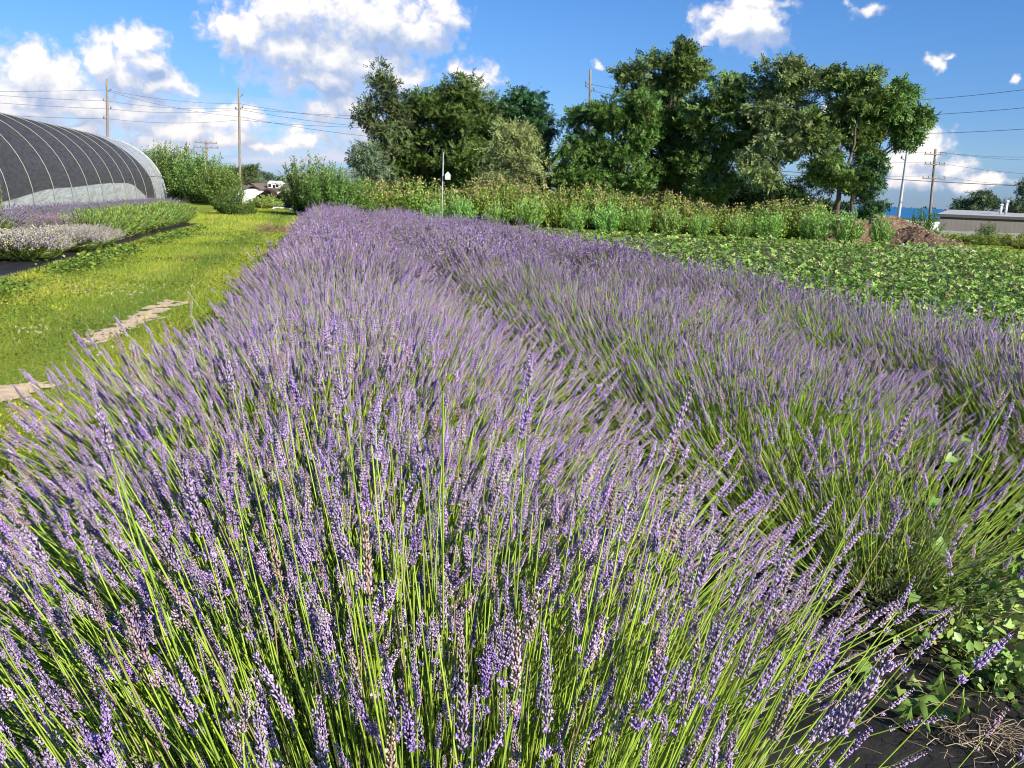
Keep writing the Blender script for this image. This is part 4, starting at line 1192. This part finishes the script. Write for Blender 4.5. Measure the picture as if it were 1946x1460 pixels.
def vine(lb):
    rng = np.random.default_rng(9); t = thing('bindweed_vine', lb, 'vine', (1.36, 2.86, .0))
    st, lf = MB(), MB()
    pts = np.array([(.0, 0, .02), (.03, -.05, .22), (.06, -.08, .38), (.11, -.06, .52), (.07, .0, .62), (.13, -.02, .70), (.18, -.05, .66)])
    st.tube(pts, .003, 5, (.22, .30, .07)); st.build('stem', 'stem', t)
    heart = (np.array([(0, 0, 0), (.42, -.22, .06), (.5, .2, .05), (.26, .65, .0), (0, 1, -.08), (-.26, .65, .0), (-.5, .2, .05), (-.42, -.22, .06), (0, .35, -.03)]),
             np.array([(0, 1, 8), (1, 2, 8), (2, 3, 8), (3, 4, 8), (4, 5, 8), (5, 6, 8), (6, 7, 8), (7, 0, 8)]), np.ones((9, 3)))
    for q, s in ((2, .05), (3, .04), (4, .038), (5, .03), (1, .04), (2, .03)):
        d = norm(np.array([[rng.normal(0, .4) - .2, -1.0, rng.uniform(.2, .9)]]))
        lf.stamp(heart, frames(d, rng) * s, pts[q][None] + rng.normal(0, .025, (1, 3)), np.array([[.17, .31, .06]]) * rng.uniform(.8, 1.2))
    lf.build('foliage', 'broad_leaf', t)


vine('light green vine with heart shaped leaves climbing through the thin lavender bush')


def litter():
    rng = np.random.default_rng(77); mb = MB()
    areas = [(1915, 1435, 130, .12, .05), (1650, 1250, 50, .35, .2), (1560, 1380, 40, .3, .15), (1830, 1320, 60, .2, .12), (1500, 1200, 30, .3, .3), (1740, 1170, 170, .2, .10)]
    for px, py, n, sx, sy in areas:
        c = ground_px(px, py)
        x = c.x + rng.normal(0, sx, n); y = c.y + rng.normal(0, sy, n); a = rng.uniform(0, 6.28, n); L = rng.uniform(.03, .12, n)
        for i in range(n):
            z0 = rng.uniform(.03, .045); dz = rng.uniform(-.005, .02); m = rng.normal(0, .12)
            d = np.array([math.cos(a[i]), math.sin(a[i])]) * L[i]
            mb.tube([(x[i], y[i], z0), (x[i] + d[0] * .5 - d[1] * m, y[i] + d[1] * .5 + d[0] * m, z0 + dz + .006), (x[i] + d[0], y[i] + d[1], z0 + dz)], rng.uniform(.0007, .0017), 3, np.array([.52, .41, .28]) * rng.uniform(.45, 1.25), cap=False)
    n = 260; c = ground_px(1720, 1180)
    d = norm(rng.normal(0, .5, (n, 3)) + [0, 0, 1.0])
    mb.stamp(OVAL[0], frames(d, rng)[:, :, [0, 2, 1]] * rng.uniform(.008, .022, (n, 1, 1)), np.stack([c.x + rng.normal(0, .35, n), c.y + rng.normal(0, .22, n), rng.uniform(.03, .05, n)], -1), np.array([[.26, .17, .10]]) * rng.uniform(.5, 1.4, (n, 1)))
    tag(mb.build('dry_straw', 'dry'), 'pale dry straw and dead leaves lying on the black fabric', 'straw', kind='stuff')


litter()
p = ground_px(1775, 1220, .06)
mb = MB(); mb.stamp(OVAL[0], frames(np.array([[0.2, -.6, .8]]), np.random.default_rng(1)) * .035, np.array([[0, 0, 0.0]]), np.array([[.55, .07, .05]]))
o = mb.build('fallen_leaf', 'leaf'); o.location = (p.x, p.y, .075); tag(o, 'single red leaf caught in the weeds on the fabric', 'leaf')


def straw_tuft(px, py, w, h, n, lb, seed, col=(.34, .24, .14)):
    rng = np.random.default_rng(seed); p = ground_px(px, py); mb = MB()
    d = norm(np.stack([rng.normal(0, 1, n), rng.normal(0, .7, n), rng.uniform(.1, .9, n)], -1))
    mb.stamp(quad_leaf(1, .05), frames(d, rng) * (h * rng.uniform(.5, 1.3, (n, 1, 1))), np.stack([rng.normal(0, w * .35, n), rng.normal(0, w * .25, n), rng.uniform(0, h * .3, n)], -1), np.array([col]) * rng.uniform(.5, 1.3, (n, 1)))
    o = mb.build('dead_grass_tuft', 'dry'); o.location = (p.x, p.y, .0); tag(o, lb, 'tuft', 'dead grass tufts')


straw_tuft(523, 443, .75, .32, 260, 'brown heap of dead stalks beside the far lavender row', 1, (.30, .20, .13))
straw_tuft(362, 492, .4, .12, 90, 'small brown dead tuft in the middle of the grass path', 2)


# ------------------------------------------------------------------ greenhouse tunnel
def tunnel():
    SL = -0.2135
    BX = lambda y: -10.9 + SL * y            # foot of the near side
    HW, HT = 4.3, 4.15
    y0, y1 = 17.0, 62.0
    ax = math.atan(-SL)                      # the tunnel runs parallel to the rows
    cx = lambda y: BX(y) - HW / math.cos(ax)
    loc = (cx(y0), y0, -0.05)
    t = thing('greenhouse_tunnel', 'long arched greenhouse tunnel with black shade cloth over clear film', 'greenhouse', loc, None, ax)
    Ltot = (y1 - y0) / math.cos(ax)

    def arch(u, grow=0.0):                   # u in 0..1 from the near foot over the ridge to the far foot, local x,z
        a = math.pi * u
        return (HW + grow) * np.cos(a), (HT + grow) * np.sin(a) ** 0.86

    def sheet(name, mat, us_fn, l0, l1, n, m, grow):
        mb = MB(); ls = np.linspace(l0, l1, n); V = []
        for l in ls:
            u0, u1 = us_fn(l)
            sag = -0.035 * math.sin(math.pi * ((l / 2.75) % 1.0))
            for u in np.linspace(u0, u1, m):
                x, z = arch(u, grow + sag); V.append((x, l, z))
        idx = np.arange(n * m).reshape(n, m)
        mb.add(V, np.stack([idx[:-1, :-1], idx[:-1, 1:], idx[1:, 1:], idx[1:, :-1]], -1).reshape(-1, 4), (.5, .5, .5))
        return mb.build(name, mat, t, smooth=True)
    sheet('film', 'film', lambda l: (0.0, 1.0), 0, Ltot, 150, 41, 0.0)

    def cloth(l):
        y = l * math.cos(ax) + y0
        low = 0.028 + 0.034 * sstep(28, 37, y) + 0.018 * sstep(36, 48, y) - 0.08 * sstep(50.5, 57.5, y)
        low = max(low, 0.004)
        return (low, 0.86)
    lc = (58.0 - y0) / math.cos(ax)
    mb = MB(); V = []; n, m = 140, 36
    for i, l in enumerate(np.linspace(0, lc, n)):
        u0, u1 = cloth(l)
        for u in np.linspace(u0, u1, m):
            # the far hem runs slanting: it reaches farther at the ground than at the ridge
            l2 = l - (l / lc) ** 3 * 3.4 * math.sin(math.pi * min(u, .5)) ** 1.5
            sag = -0.03 * math.sin(math.pi * ((l2 / 2.75) % 1.0))
            x, z = arch(u, 0.035 + sag); V.append((x, l2, z))
    idx = np.arange(n * m).reshape(n, m)
    mb.add(V, np.stack([idx[:-1, :-1], idx[:-1, 1:], idx[1:, 1:], idx[1:, :-1]], -1).reshape(-1, 4), (.05, .05, .05))
    mb.build('shade_cloth', 'shade_cloth', t, smooth=True)
    k = 0; l = 0.0
    while l <= Ltot + .01:
        mb = MB(); us = np.linspace(0, 1, 33); x, z = arch(us, 0.055)
        mb.tube(np.stack([x, np.full(33, l), z], -1), 0.016 if l < Ltot - .2 else 0.05, 6, (.6, .6, .55), cap=False)
        mb.build('hoop', 'hoop', t, smooth=True)
        l += 2.75; k += 1
    mb = MB(); us = np.linspace(0, 1, 33); x, z = arch(us, 0.03)
    V = [(0, Ltot, 0)] + [(a, Ltot, b) for a, b in zip(x, z)]
    mb.add(V, [(0, i, i + 1) for i in range(1, 33)], (.5, .5, .5)); mb.build('end_wall', 'film', t)
    mb = MB(); x, z = arch(0.115, -0.03); mb.tube([(x, 0, z), (x, Ltot, z)], .03, 5, (.6, .6, .6)); mb.build('side_rail', 'hoop', t)


tunnel()


# ------------------------------------------------------------------ poles and wires
def pole(name, label, top_px, foot_px, Y, r0, r1, mat='wood_pole', arms=(), brackets=(), group=None, foot_y=400):
    """arms: (photo y, half length in m, rise to the right in m)"""
    a = at(top_px[0], top_px[1], Y); f0 = at(foot_px, foot_y, Y)
    k = (a.x - f0.x) / (a.z - f0.z)
    gzv = gzf(f0.x, Y) - .3
    f = Vector((f0.x + k * (gzv - f0.z), Y, gzv))
    t = thing(name, label, 'pole', f, group)
    rel = a - f
    mb = MB(); mb.tube([rel * s for s in np.linspace(0, 1, 8)], np.linspace(r0, r1, 8), 10, (.3, .25, .2)); mb.build('shaft', mat, t, smooth=True)
    tips = []
    for (py, hl, rise) in arms:
        z = at(top_px[0], py, Y).z - f.z; c = Vector((rel.x * z / rel.z, 0, z))
        mb = MB(); mb.box(c.x - hl, -.14 - .06, c.z - .06, c.x + hl, -.14 + .05, c.z + .06)
        o = mb.build('crossarm', mat if mat == 'wood_pole' else 'steel', t)
        ib = MB()
        for s in (-.92, -.45, .45, .92):
            x = c.x + hl * s
            ib.tube([(x, -.14, c.z + .06), (x, -.14, c.z + .16), (x, -.14, c.z + .26)], [.03, .06, .035], 8, (.2, .2, .2))
            tips.append(f + Vector((x, -.14, c.z + .26)))
        ib.build('insulator', 'insulator', o)
    for (py, side) in brackets:
        z = at(top_px[0], py, Y).z - f.z; c = Vector((rel.x * z / rel.z, 0, z))
        ib = MB(); ib.tube([(c.x, 0, c.z - .12), (c.x + side * .35, 0, c.z + .05)], [.04, .03], 6); ib.tube([(c.x + side * .35, 0, c.z), (c.x + side * .35, 0, c.z + .12), (c.x + side * .35, 0, c.z + .24)], [.05, .08, .05], 8)
        ib.build('insulator', 'insulator', t); tips.append(f + Vector((c.x + side * .35, 0, c.z + .2)))
    return t, tips


UP = 'utility poles'
pole('utility_pole', 'tall plain wooden pole standing behind the greenhouse tunnel', (203, 150), 207, 90, .15, .10, brackets=((172, 1), (192, -1), (226, -1), (207, 1)))
pole('utility_pole', 'tall plain wooden pole behind the gap in the hedge, left of the brown house', (454, 168), 457, 95, .15, .10, brackets=((208, -1), (205, 1), (182, 1)))
pole('utility_pole', 'short distant wooden pole with two crossarms above the left hedge', (392, 268), 397, 120, .16, .12, arms=((272, 1.45, .1), (281, 1.6, .1)))
pole('utility_pole', 'wooden pole whose top rises from behind the dark trees', (1122, 133), 1117, 80, .14, .10, brackets=((160, -1), (172, 1), (166, -1)))
pole('utility_pole', 'wooden pole with three crossarms at the right, above the mulch heap', (1778, 283), 1768, 100, .17, .12, arms=((294, 1.2, 0), (313, 1.1, 0), (340, 1.25, 0)))
pole('street_pole', 'smooth pale steel pole leaning right, beside the large trees', (1727, 266), 1709, 70, .16, .085, 'steel', brackets=((303, -1), (292, 1)))


def wire(p0, p1, sag, r, label):
    """p0, p1 = (photo x, photo y, distance); a wire hanging between them"""
    a, b = at(*p0), at(*p1); ts = np.linspace(0, 1, 25)
    pts = np.array(a)[None] * (1 - ts)[:, None] + np.array(b)[None] * ts[:, None]; pts[:, 2] -= sag * 4 * ts * (1 - ts)
    mb = MB(); mb.tube(pts - pts[0], r, 5, (.05, .05, .05)); o = mb.build('power_line', 'wire'); o.location = tuple(pts[0])
    tag(o, label, 'wire', 'overhead wires')


WL = 'overhead wire strung across the left sky between the two plain poles'
wire((-160, 172, 88), (203, 171, 90), .12, .016, 'overhead wire reaching the top of the plain pole behind the tunnel from the left')
wire((-160, 166, 88), (203, 192, 90), .2, .015, 'second overhead wire coming from the left frame edge to the tunnel pole')
wire((-160, 182, 88), (205, 207, 90), .15, .016, 'third overhead wire coming from the left frame edge to the tunnel pole')
wire((-160, 206, 88), (205, 226, 90), .2, .016, 'lowest overhead wire from the left frame edge to the tunnel pole')
for a, b in (((203, 171, 90), (454, 197, 95)), ((203, 192, 90), (455, 205, 95)), ((205, 207, 90), (455, 208, 95)), ((205, 226, 90), (456, 228, 95)), ((203, 173, 90), (455, 222, 95))):
    wire(a, b, .35, .015, WL)
for a, b, s in (((454, 197, 95), (900, 236, 80), .5), ((455, 205, 95), (905, 214, 82), .5), ((455, 208, 95), (900, 250, 80), .5), ((456, 228, 95), (905, 240, 82), .4), ((455, 222, 95), (900, 275, 80), .4)):
    wire(a, b, s, .015, 'overhead wire running from the second plain pole to behind the smaller tree group')
for k, (a, b) in enumerate((((1122, 160, 80), (2150, 142, 50)), ((1122, 172, 80), (2150, 182, 50)), ((1122, 190, 80), (2150, 228, 50)))):
    wire(a, b, 1.6, .014, ('highest', 'middle', 'lowest')[k] + ' of the three spaced overhead wires in the clear sky right of the trees')
for a, b in (((1117, 250, 105), (1779, 289, 100)), ((1117, 268, 105), (1776, 308, 100)), ((1117, 300, 105), (1777, 334, 100))):
    wire(a, b, .8, .013, 'thin wire reaching the pole with three crossarms from behind the trees')
for a, b in (((1779, 289, 100), (2200, 280, 85)), ((1786, 289, 100), (2200, 294, 85)), ((1776, 308, 100), (2200, 330, 85)), ((1784, 334, 100), (2200, 350, 85))):
    wire(a, b, .7, .013, 'thin wire leaving the pole with three crossarms towards the right frame edge')
wire((1400, 318, 72), (2200, 362, 64), .25, .026, 'thick black cable crossing low between the trees and the right frame edge')


# purple martin pole with a white house
def bird_pole():
    Y = 34.0; a = at(842.5, 290, Y); f = Vector((at(840, 400, Y).x, Y, 0))
    t = thing('birdhouse_pole', 'thin silver pole with a small white birdhouse before the smaller trees', 'pole', f)
    rel = a - f; mb = MB(); mb.tube([rel * s for s in (0, .5, 1)], [.026, .022, .020], 8); mb.build('shaft', 'steel', t, smooth=True)
    h = at(847, 335, Y) - f
    mb = MB(); mb.box(h.x - .01, -.12, h.z - .12, h.x + .17, .10, h.z + .03); o = mb.build('birdhouse', 'plastic_white', t)
    mb = MB(); x0, x1, z = h.x - .03, h.x + .19, h.z + .032
    mb.add([(x0, -.12, z), (x1, -.12, z), (x1, .12, z), (x0, .12, z), ((x0 + x1) / 2, -.12, z + .13), ((x0 + x1) / 2, .12, z + .13)],
           [(0, 1, 4), (3, 5, 2)], (.8, .8, .8))
    mb.add([(x0, -.12, z), (x1, -.12, z), (x1, .12, z), (x0, .12, z), ((x0 + x1) / 2, -.12, z + .13), ((x0 + x1) / 2, .12, z + .13)], [(0, 4, 5, 3), (1, 2, 5, 4), (0, 3, 2, 1)], (.8, .8, .8))
    mb.build('roof', 'plastic_white', o)
    mb = MB(); mb.tube([(h.x + .08, -.101, h.z - .03), (h.x + .08, -.108, h.z - .03)], .035, 12); mb.build('entrance', 'glass_dark', o)


bird_pole()


# ------------------------------------------------------------------ heaps
def heap(name, label, Y, humps, mat, seed, group=None, chips=900, chipc=(.38, .25, .15)):
    """humps: (photo x centre, top y, half width px, depth m)"""
    rng = np.random.default_rng(seed)
    cxs = [at(h[0], 440, Y).x for h in humps]; c0 = float(np.mean(cxs))
    n = 70; xs = np.linspace(-6.5, 6.5, n); ys = np.linspace(-3.2, 3.2, 44); X, YY = np.meshgrid(xs, ys); Z = np.zeros_like(X) - .25
    for (px, py, hw, dep), cx in zip(humps, cxs):
        w = hw * Y / F_PX; top = at(px, py, Y).z - gzf(cx, Y)
        d = np.sqrt(((X + c0 - cx) / w) ** 2 + (YY / dep) ** 2)
        Z = np.maximum(Z, np.where(d < 1.0, top * np.clip(1 - np.clip(d, 0, 1) ** 1.6, 0, 1), -.25 * np.clip((d - .9) * 4, 0, 1)))
    for k in range(5):
        f_ = 1.1 * 1.9 ** k; a = .16 / 1.75 ** k; q = rng.uniform(0, 6.28, 4)
        Z += a * np.sin(X * f_ + q[0] + np.sin(YY * f_ * .8 + q[1])) * np.sin(YY * f_ * 1.1 + q[2] + .7 * np.sin(X * f_ + q[3]))
    Z += rng.normal(0, .035, Z.shape)
    m = Z.shape; idx = np.arange(m[0] * m[1]).reshape(m)
    Fq = np.stack([idx[:-1, :-1], idx[:-1, 1:], idx[1:, 1:], idx[1:, :-1]], -1).reshape(-1, 4)
    keep = (Z.ravel()[Fq].max(1) > -.12)
    t = thing(name, label, 'heap', (c0, Y, gzf(c0, Y)), group)
    mb = MB(); mb.add(np.stack([X, YY, Z], -1).reshape(-1, 3), Fq[keep], (.3, .2, .1)); mb.build('mound', mat, t, smooth=False)
    i = rng.choice(np.flatnonzero(Z.ravel() > -.02), chips); mb = MB()
    p = np.stack([X, YY, Z], -1).reshape(-1, 3)[i] + rng.normal(0, .06, (chips, 3)) * [1, 1, .4]
    mb.stamp(quad_leaf(.11, .018), frames(norm(rng.normal(0, 1, (chips, 3)) * [1, 1, .45]), rng) * rng.uniform(.5, 1.5, (chips, 1, 1)), p, np.array([chipc]) * rng.uniform(.35, 1.35, (chips, 1)))
    o = mb.build('loose_straw', 'dry', t)


heap('mulch_heap', 'pale brown mulch heap behind the last upright plants, taller of the two', 38.5, [(1692, 411, 105, 2.6), (1630, 420, 80, 2.2)], 'mulch_pale', 1, 'mulch heaps', 3200, (.60, .43, .28))
heap('mulch_heap', 'darker reddish brown mulch heap with a hollow, lower and farther right', 36.5, [(1738, 431, 72, 2.0), (1772, 445, 52, 1.8)], 'mulch_dark', 2, 'mulch heaps', 2600, (.50, .34, .23))
heap('compost_heap', 'dark reddish brown compost heap in front of the distant brown house', 62, [(512, 358, 26, 2.5), (548, 362, 34, 2.5)], 'compost', 3, None, 500, (.14, .07, .045))


def slab(name, mat, pts, th, base, kind=None):
    mb = MB(); n = len(pts); V = [(x, y, base) for x, y in pts] + [(x, y, base + th) for x, y in pts]
    mb.add(V, [(i, (i + 1) % n, n + (i + 1) % n, n + i) for i in range(n)], (.5, .5, .5)); mb.add(V, [(n, n + 1, n + 2, n + 3)], (.5, .5, .5))
    o = mb.build(name, mat)
    if kind: tag(o, kind=kind)
    return o


a, b = ground_px(1715, 474), ground_px(1835, 481)
slab('pavement', 'concrete', [(a.x, a.y - .3), (b.x, b.y - .3), (b.x + 1.2, b.y + 1.6), (a.x + .2, a.y + 1.2)], .10, 0.0, 'structure')
p = at(562, 392, 52)
mb = MB(); rr = np.random.default_rng(4)
xs = np.linspace(-1.3, 1.3, 16); ys = np.linspace(-.7, .7, 6); X, YY = np.meshgrid(xs, ys); Z = .10 + .05 * np.sin(X * 5 + YY * 3) + rr.normal(0, .025, X.shape)
idx = np.arange(96).reshape(6, 16); mb.add(np.stack([X, YY, Z], -1).reshape(-1, 3), np.stack([idx[:-1, :-1], idx[:-1, 1:], idx[1:, 1:], idx[1:, :-1]], -1).reshape(-1, 4), (.8, .8, .8))
o = mb.build('white_tarp', 'plastic_white'); o.location = (p.x, 52, gzf(p.x, 52) + .02); tag(o, 'crumpled white sheet lying on the ground at the end of the path', 'tarp')


# ------------------------------------------------------------------ buildings
class ShearMB(MB):
    """the warehouse's side walls run back at a slant"""
    def add(s, v, f, c=(.5, .5, .5)):
        v = np.array(v, dtype=np.float32).reshape(-1, 3); v[:, 0] += .56 * v[:, 1]
        MB.add(s, v, f, c)


def warehouse():
    MB = ShearMB
    Y = 75.0; c = at(1787, 412, Y); gr = gzf(c.x, Y) - .1
    t = thing('warehouse', 'low grey metal warehouse with pale flat roof at the right edge', 'building', (c.x, Y, gr))
    h = c.z - gr; W_, D_ = 30.0, 22.0
    z1 = h * .70
    mb = MB(); mb.box(0.05, .06, 0, W_ - .05, D_, z1); mb.build('wall', 'block_grey', t)
    mb = MB(); mb.box(0, 0, z1, W_, D_ + .05, h)
    for i in range(75):
        x = .2 + i * .4; mb.box(x, -.006, z1 + .01, x + .10, -.001, h - .02)
    mb.build('siding', 'siding_grey', t)
    mb = MB(); mb.box(0, -.03, 0, .35, -.002 + .06, z1 - .003); mb.build('corner_trim', 'siding_grey', t)
    mb = MB(); mb.box(-.3, -.25, h + .002, W_ + .3, -.05, h + .22); mb.build('gutter', 'dark_trim', t)
    mb = MB(); r = .62
    mb.add([(-.3, -.25, h + .225), (W_ + .3, -.25, h + .225), (W_ + .3, D_ / 2, h + r), (-.3, D_ / 2, h + r), (W_ + .3, D_ + .3, h + .225), (-.3, D_ + .3, h + .225)], [(0, 1, 2, 3), (3, 2, 4, 5)], (.5, .5, .5))
    rf = mb.build('roof', 'roof_pale', t)
    for px, hh in ((1861, .95), (1851, .62)):
        x = at(px, 410, Y + 4).x - c.x
        mb = MB(); mb.tube([(x, 4, h + .3), (x, 4, h + .5 + hh)], .13, 10); mb.tube([(x, 4, h + .5 + hh), (x, 4, h + .58 + hh), (x, 4, h + .66 + hh)], [.22, .22, .1], 10); mb.build('vent_pipe', 'steel', rf, smooth=True)
    for px, w in ((1826, .55), (1911, .62), (1985, .6)):
        x = at(px, 430, Y).x - c.x
        mb = MB(); mb.box(x - w, .02, z1 * .18, x + w, .10, z1 * .72); o = mb.build('window', 'siding_grey', t)
        mb = MB(); mb.box(x - w + .12, -.01, z1 * .18 + .1, x + w - .12, .03, z1 * .72 - .1); mb.build('pane', 'glass_dark', o)


warehouse()


def blue_building():
    Y = 140.0; a, b = at(1500, 396, Y), at(1830, 407, Y); gr = gzf(a.x, Y) - .1
    t = thing('blue_roofed_building', 'long distant white building under a plain blue metal roof', 'building', (a.x, Y, gr))
    W_ = b.x - a.x; e = .15 - gr; rz = 1.75 - gr
    mb = MB(); mb.box(0, 0, 0, W_, 16, e); mb.build('wall', 'wall_white', t)
    mb = MB(); mb.add([(-.4, -.5, e + .02), (W_ + .4, -.5, e + .02), (W_ + .4, 8, rz), (-.4, 8, rz), (W_ + .4, 16.5, e + .02), (-.4, 16.5, e + .02)], [(0, 1, 2, 3), (3, 2, 4, 5)], (.1, .2, .4)); mb.build('roof', 'roof_blue', t)


blue_building()


def grey_fence():
    Y = 60.0; a, b = at(1755, 440, Y), at(2080, 455, Y); gr = gzf(a.x, Y) - .1; top = at(1800, 438.5, Y).z
    t = thing('grey_fence', 'long low grey board fence in front of the warehouse', 'fence', (a.x, Y, gr)); L = b.x - a.x
    mb = MB(); k = 0; x = 0.0
    while x < L:
        mb.box(x, 0, 0, x + .17, .03, top - gr + .015 * math.sin(k * 7.1)); x += .18; k += 1
    mb.build('boards', 'fence_grey', t)
    mb = MB(); x = 0.0
    while x < L: mb.box(x, .035, 0, x + .1, .13, top - gr - .05); x += 2.4
    mb.build('post', 'fence_grey', t)


grey_fence()


def house():
    Y = 130.0; l, r = at(478, 375, Y), at(575, 378, Y); gr = gzf(l.x, Y) - .2; W_ = r.x - l.x
    t = thing('brown_roofed_house', 'distant cream house with brown roof and two white dormers', 'house', (l.x, Y, gr))
    ev = at(520, 359.5, Y).z - gr; rd = at(520, 348.5, Y).z - gr
    mb = MB(); mb.box(0, 0, 0, W_, 9, ev); mb.build('wall', 'wall_cream', t)
    mb = MB(); mb.add([(-.3, -.5, ev + .02), (W_ + .3, -.5, ev + .02), (W_ + .3, 4.5, rd), (-.3, 4.5, rd), (W_ + .3, 9.5, ev + .02), (-.3, 9.5, ev + .02)], [(0, 1, 2, 3), (3, 2, 4, 5)], (.2, .15, .1))
    rf = mb.build('roof', 'roof_brown', t)
    for px in (512.5, 526.5):
        x = at(px, 356, Y).x - l.x; z0 = ev + .15; w = .30
        mb = MB(); mb.box(x - w, .1, z0, x + w, 2.6, z0 + .62)
        mb.add([(x - w - .1, .05, z0 + .625), (x + w + .1, .05, z0 + .625), (x, .05, z0 + 1.0), (x - w - .1, 3.2, z0 + .625), (x + w + .1, 3.2, z0 + .625), (x, 3.2, z0 + 1.0)], [(0, 1, 2), (3, 5, 4)], (.8, .8, .8))
        mb.add([(x - w - .1, .05, z0 + .625), (x + w + .1, .05, z0 + .625), (x, .05, z0 + 1.0), (x - w - .1, 3.2, z0 + .625), (x + w + .1, 3.2, z0 + .625), (x, 3.2, z0 + 1.0)], [(0, 2, 5, 3), (1, 4, 5, 2)], (.8, .8, .8))
        d = mb.build('dormer', 'wall_white', t)
        mb = MB(); mb.box(x - .2, .06, z0 + .12, x + .2, .098, z0 + .52); mb.build('pane', 'glass_dark', d)
    # white gabled wing at the left end
    gx = at(488, 360, Y).x - l.x; hw = 1.15; pk = at(488, 348.5, Y).z - gr
    mb = MB(); mb.box(gx - hw, -3, 0, gx + hw, -.52, ev)
    mb.add([(gx - hw, -3, ev), (gx + hw, -3, ev), (gx, -3, pk - .1)], [(0, 1, 2)], (.8, .8, .8)); wg = mb.build('gable_wing', 'wall_white', t)
    mb = MB(); mb.add([(gx - hw - .3, -3.3, ev - .1), (gx, -3.3, pk), (gx, 4, pk), (gx - hw - .3, 4, ev - .1), (gx + hw + .3, -3.3, ev - .1), (gx + hw + .3, 4, ev - .1)], [(0, 1, 2, 3), (1, 4, 5, 2)], (.6, .6, .6)); mb.build('roof', 'roof_brown', wg)
    for fx in (.30, .45, .62, .80):
        x = W_ * fx
        mb = MB(); mb.box(x - .3, -.05, .6, x + .3, -.002, ev - .35); mb.build('window', 'glass_dark', t)


house()


def small_roof():
    Y = 118.0; p = at(432, 352, Y); gr = gzf(p.x, Y) - .2
    t = thing('small_house', 'bit of a distant house with a russet roof behind the hedge shrubs', 'house', (p.x, Y, gr))
    ev = at(432, 358, Y).z - gr; rd = at(432, 351, Y).z - gr
    mb = MB(); mb.box(-2.2, 0, 0, 2.2, 6, ev); mb.build('wall', 'wall_cream', t)
    mb = MB(); mb.add([(-2.5, -.4, ev + .02), (2.5, -.4, ev + .02), (2.5, 3, rd), (-2.5, 3, rd), (2.5, 6.4, ev + .02), (-2.5, 6.4, ev + .02)], [(0, 1, 2, 3), (3, 2, 4, 5)], (.2, .1, .1)); mb.build('roof', 'roof_brown', t)


small_roof()
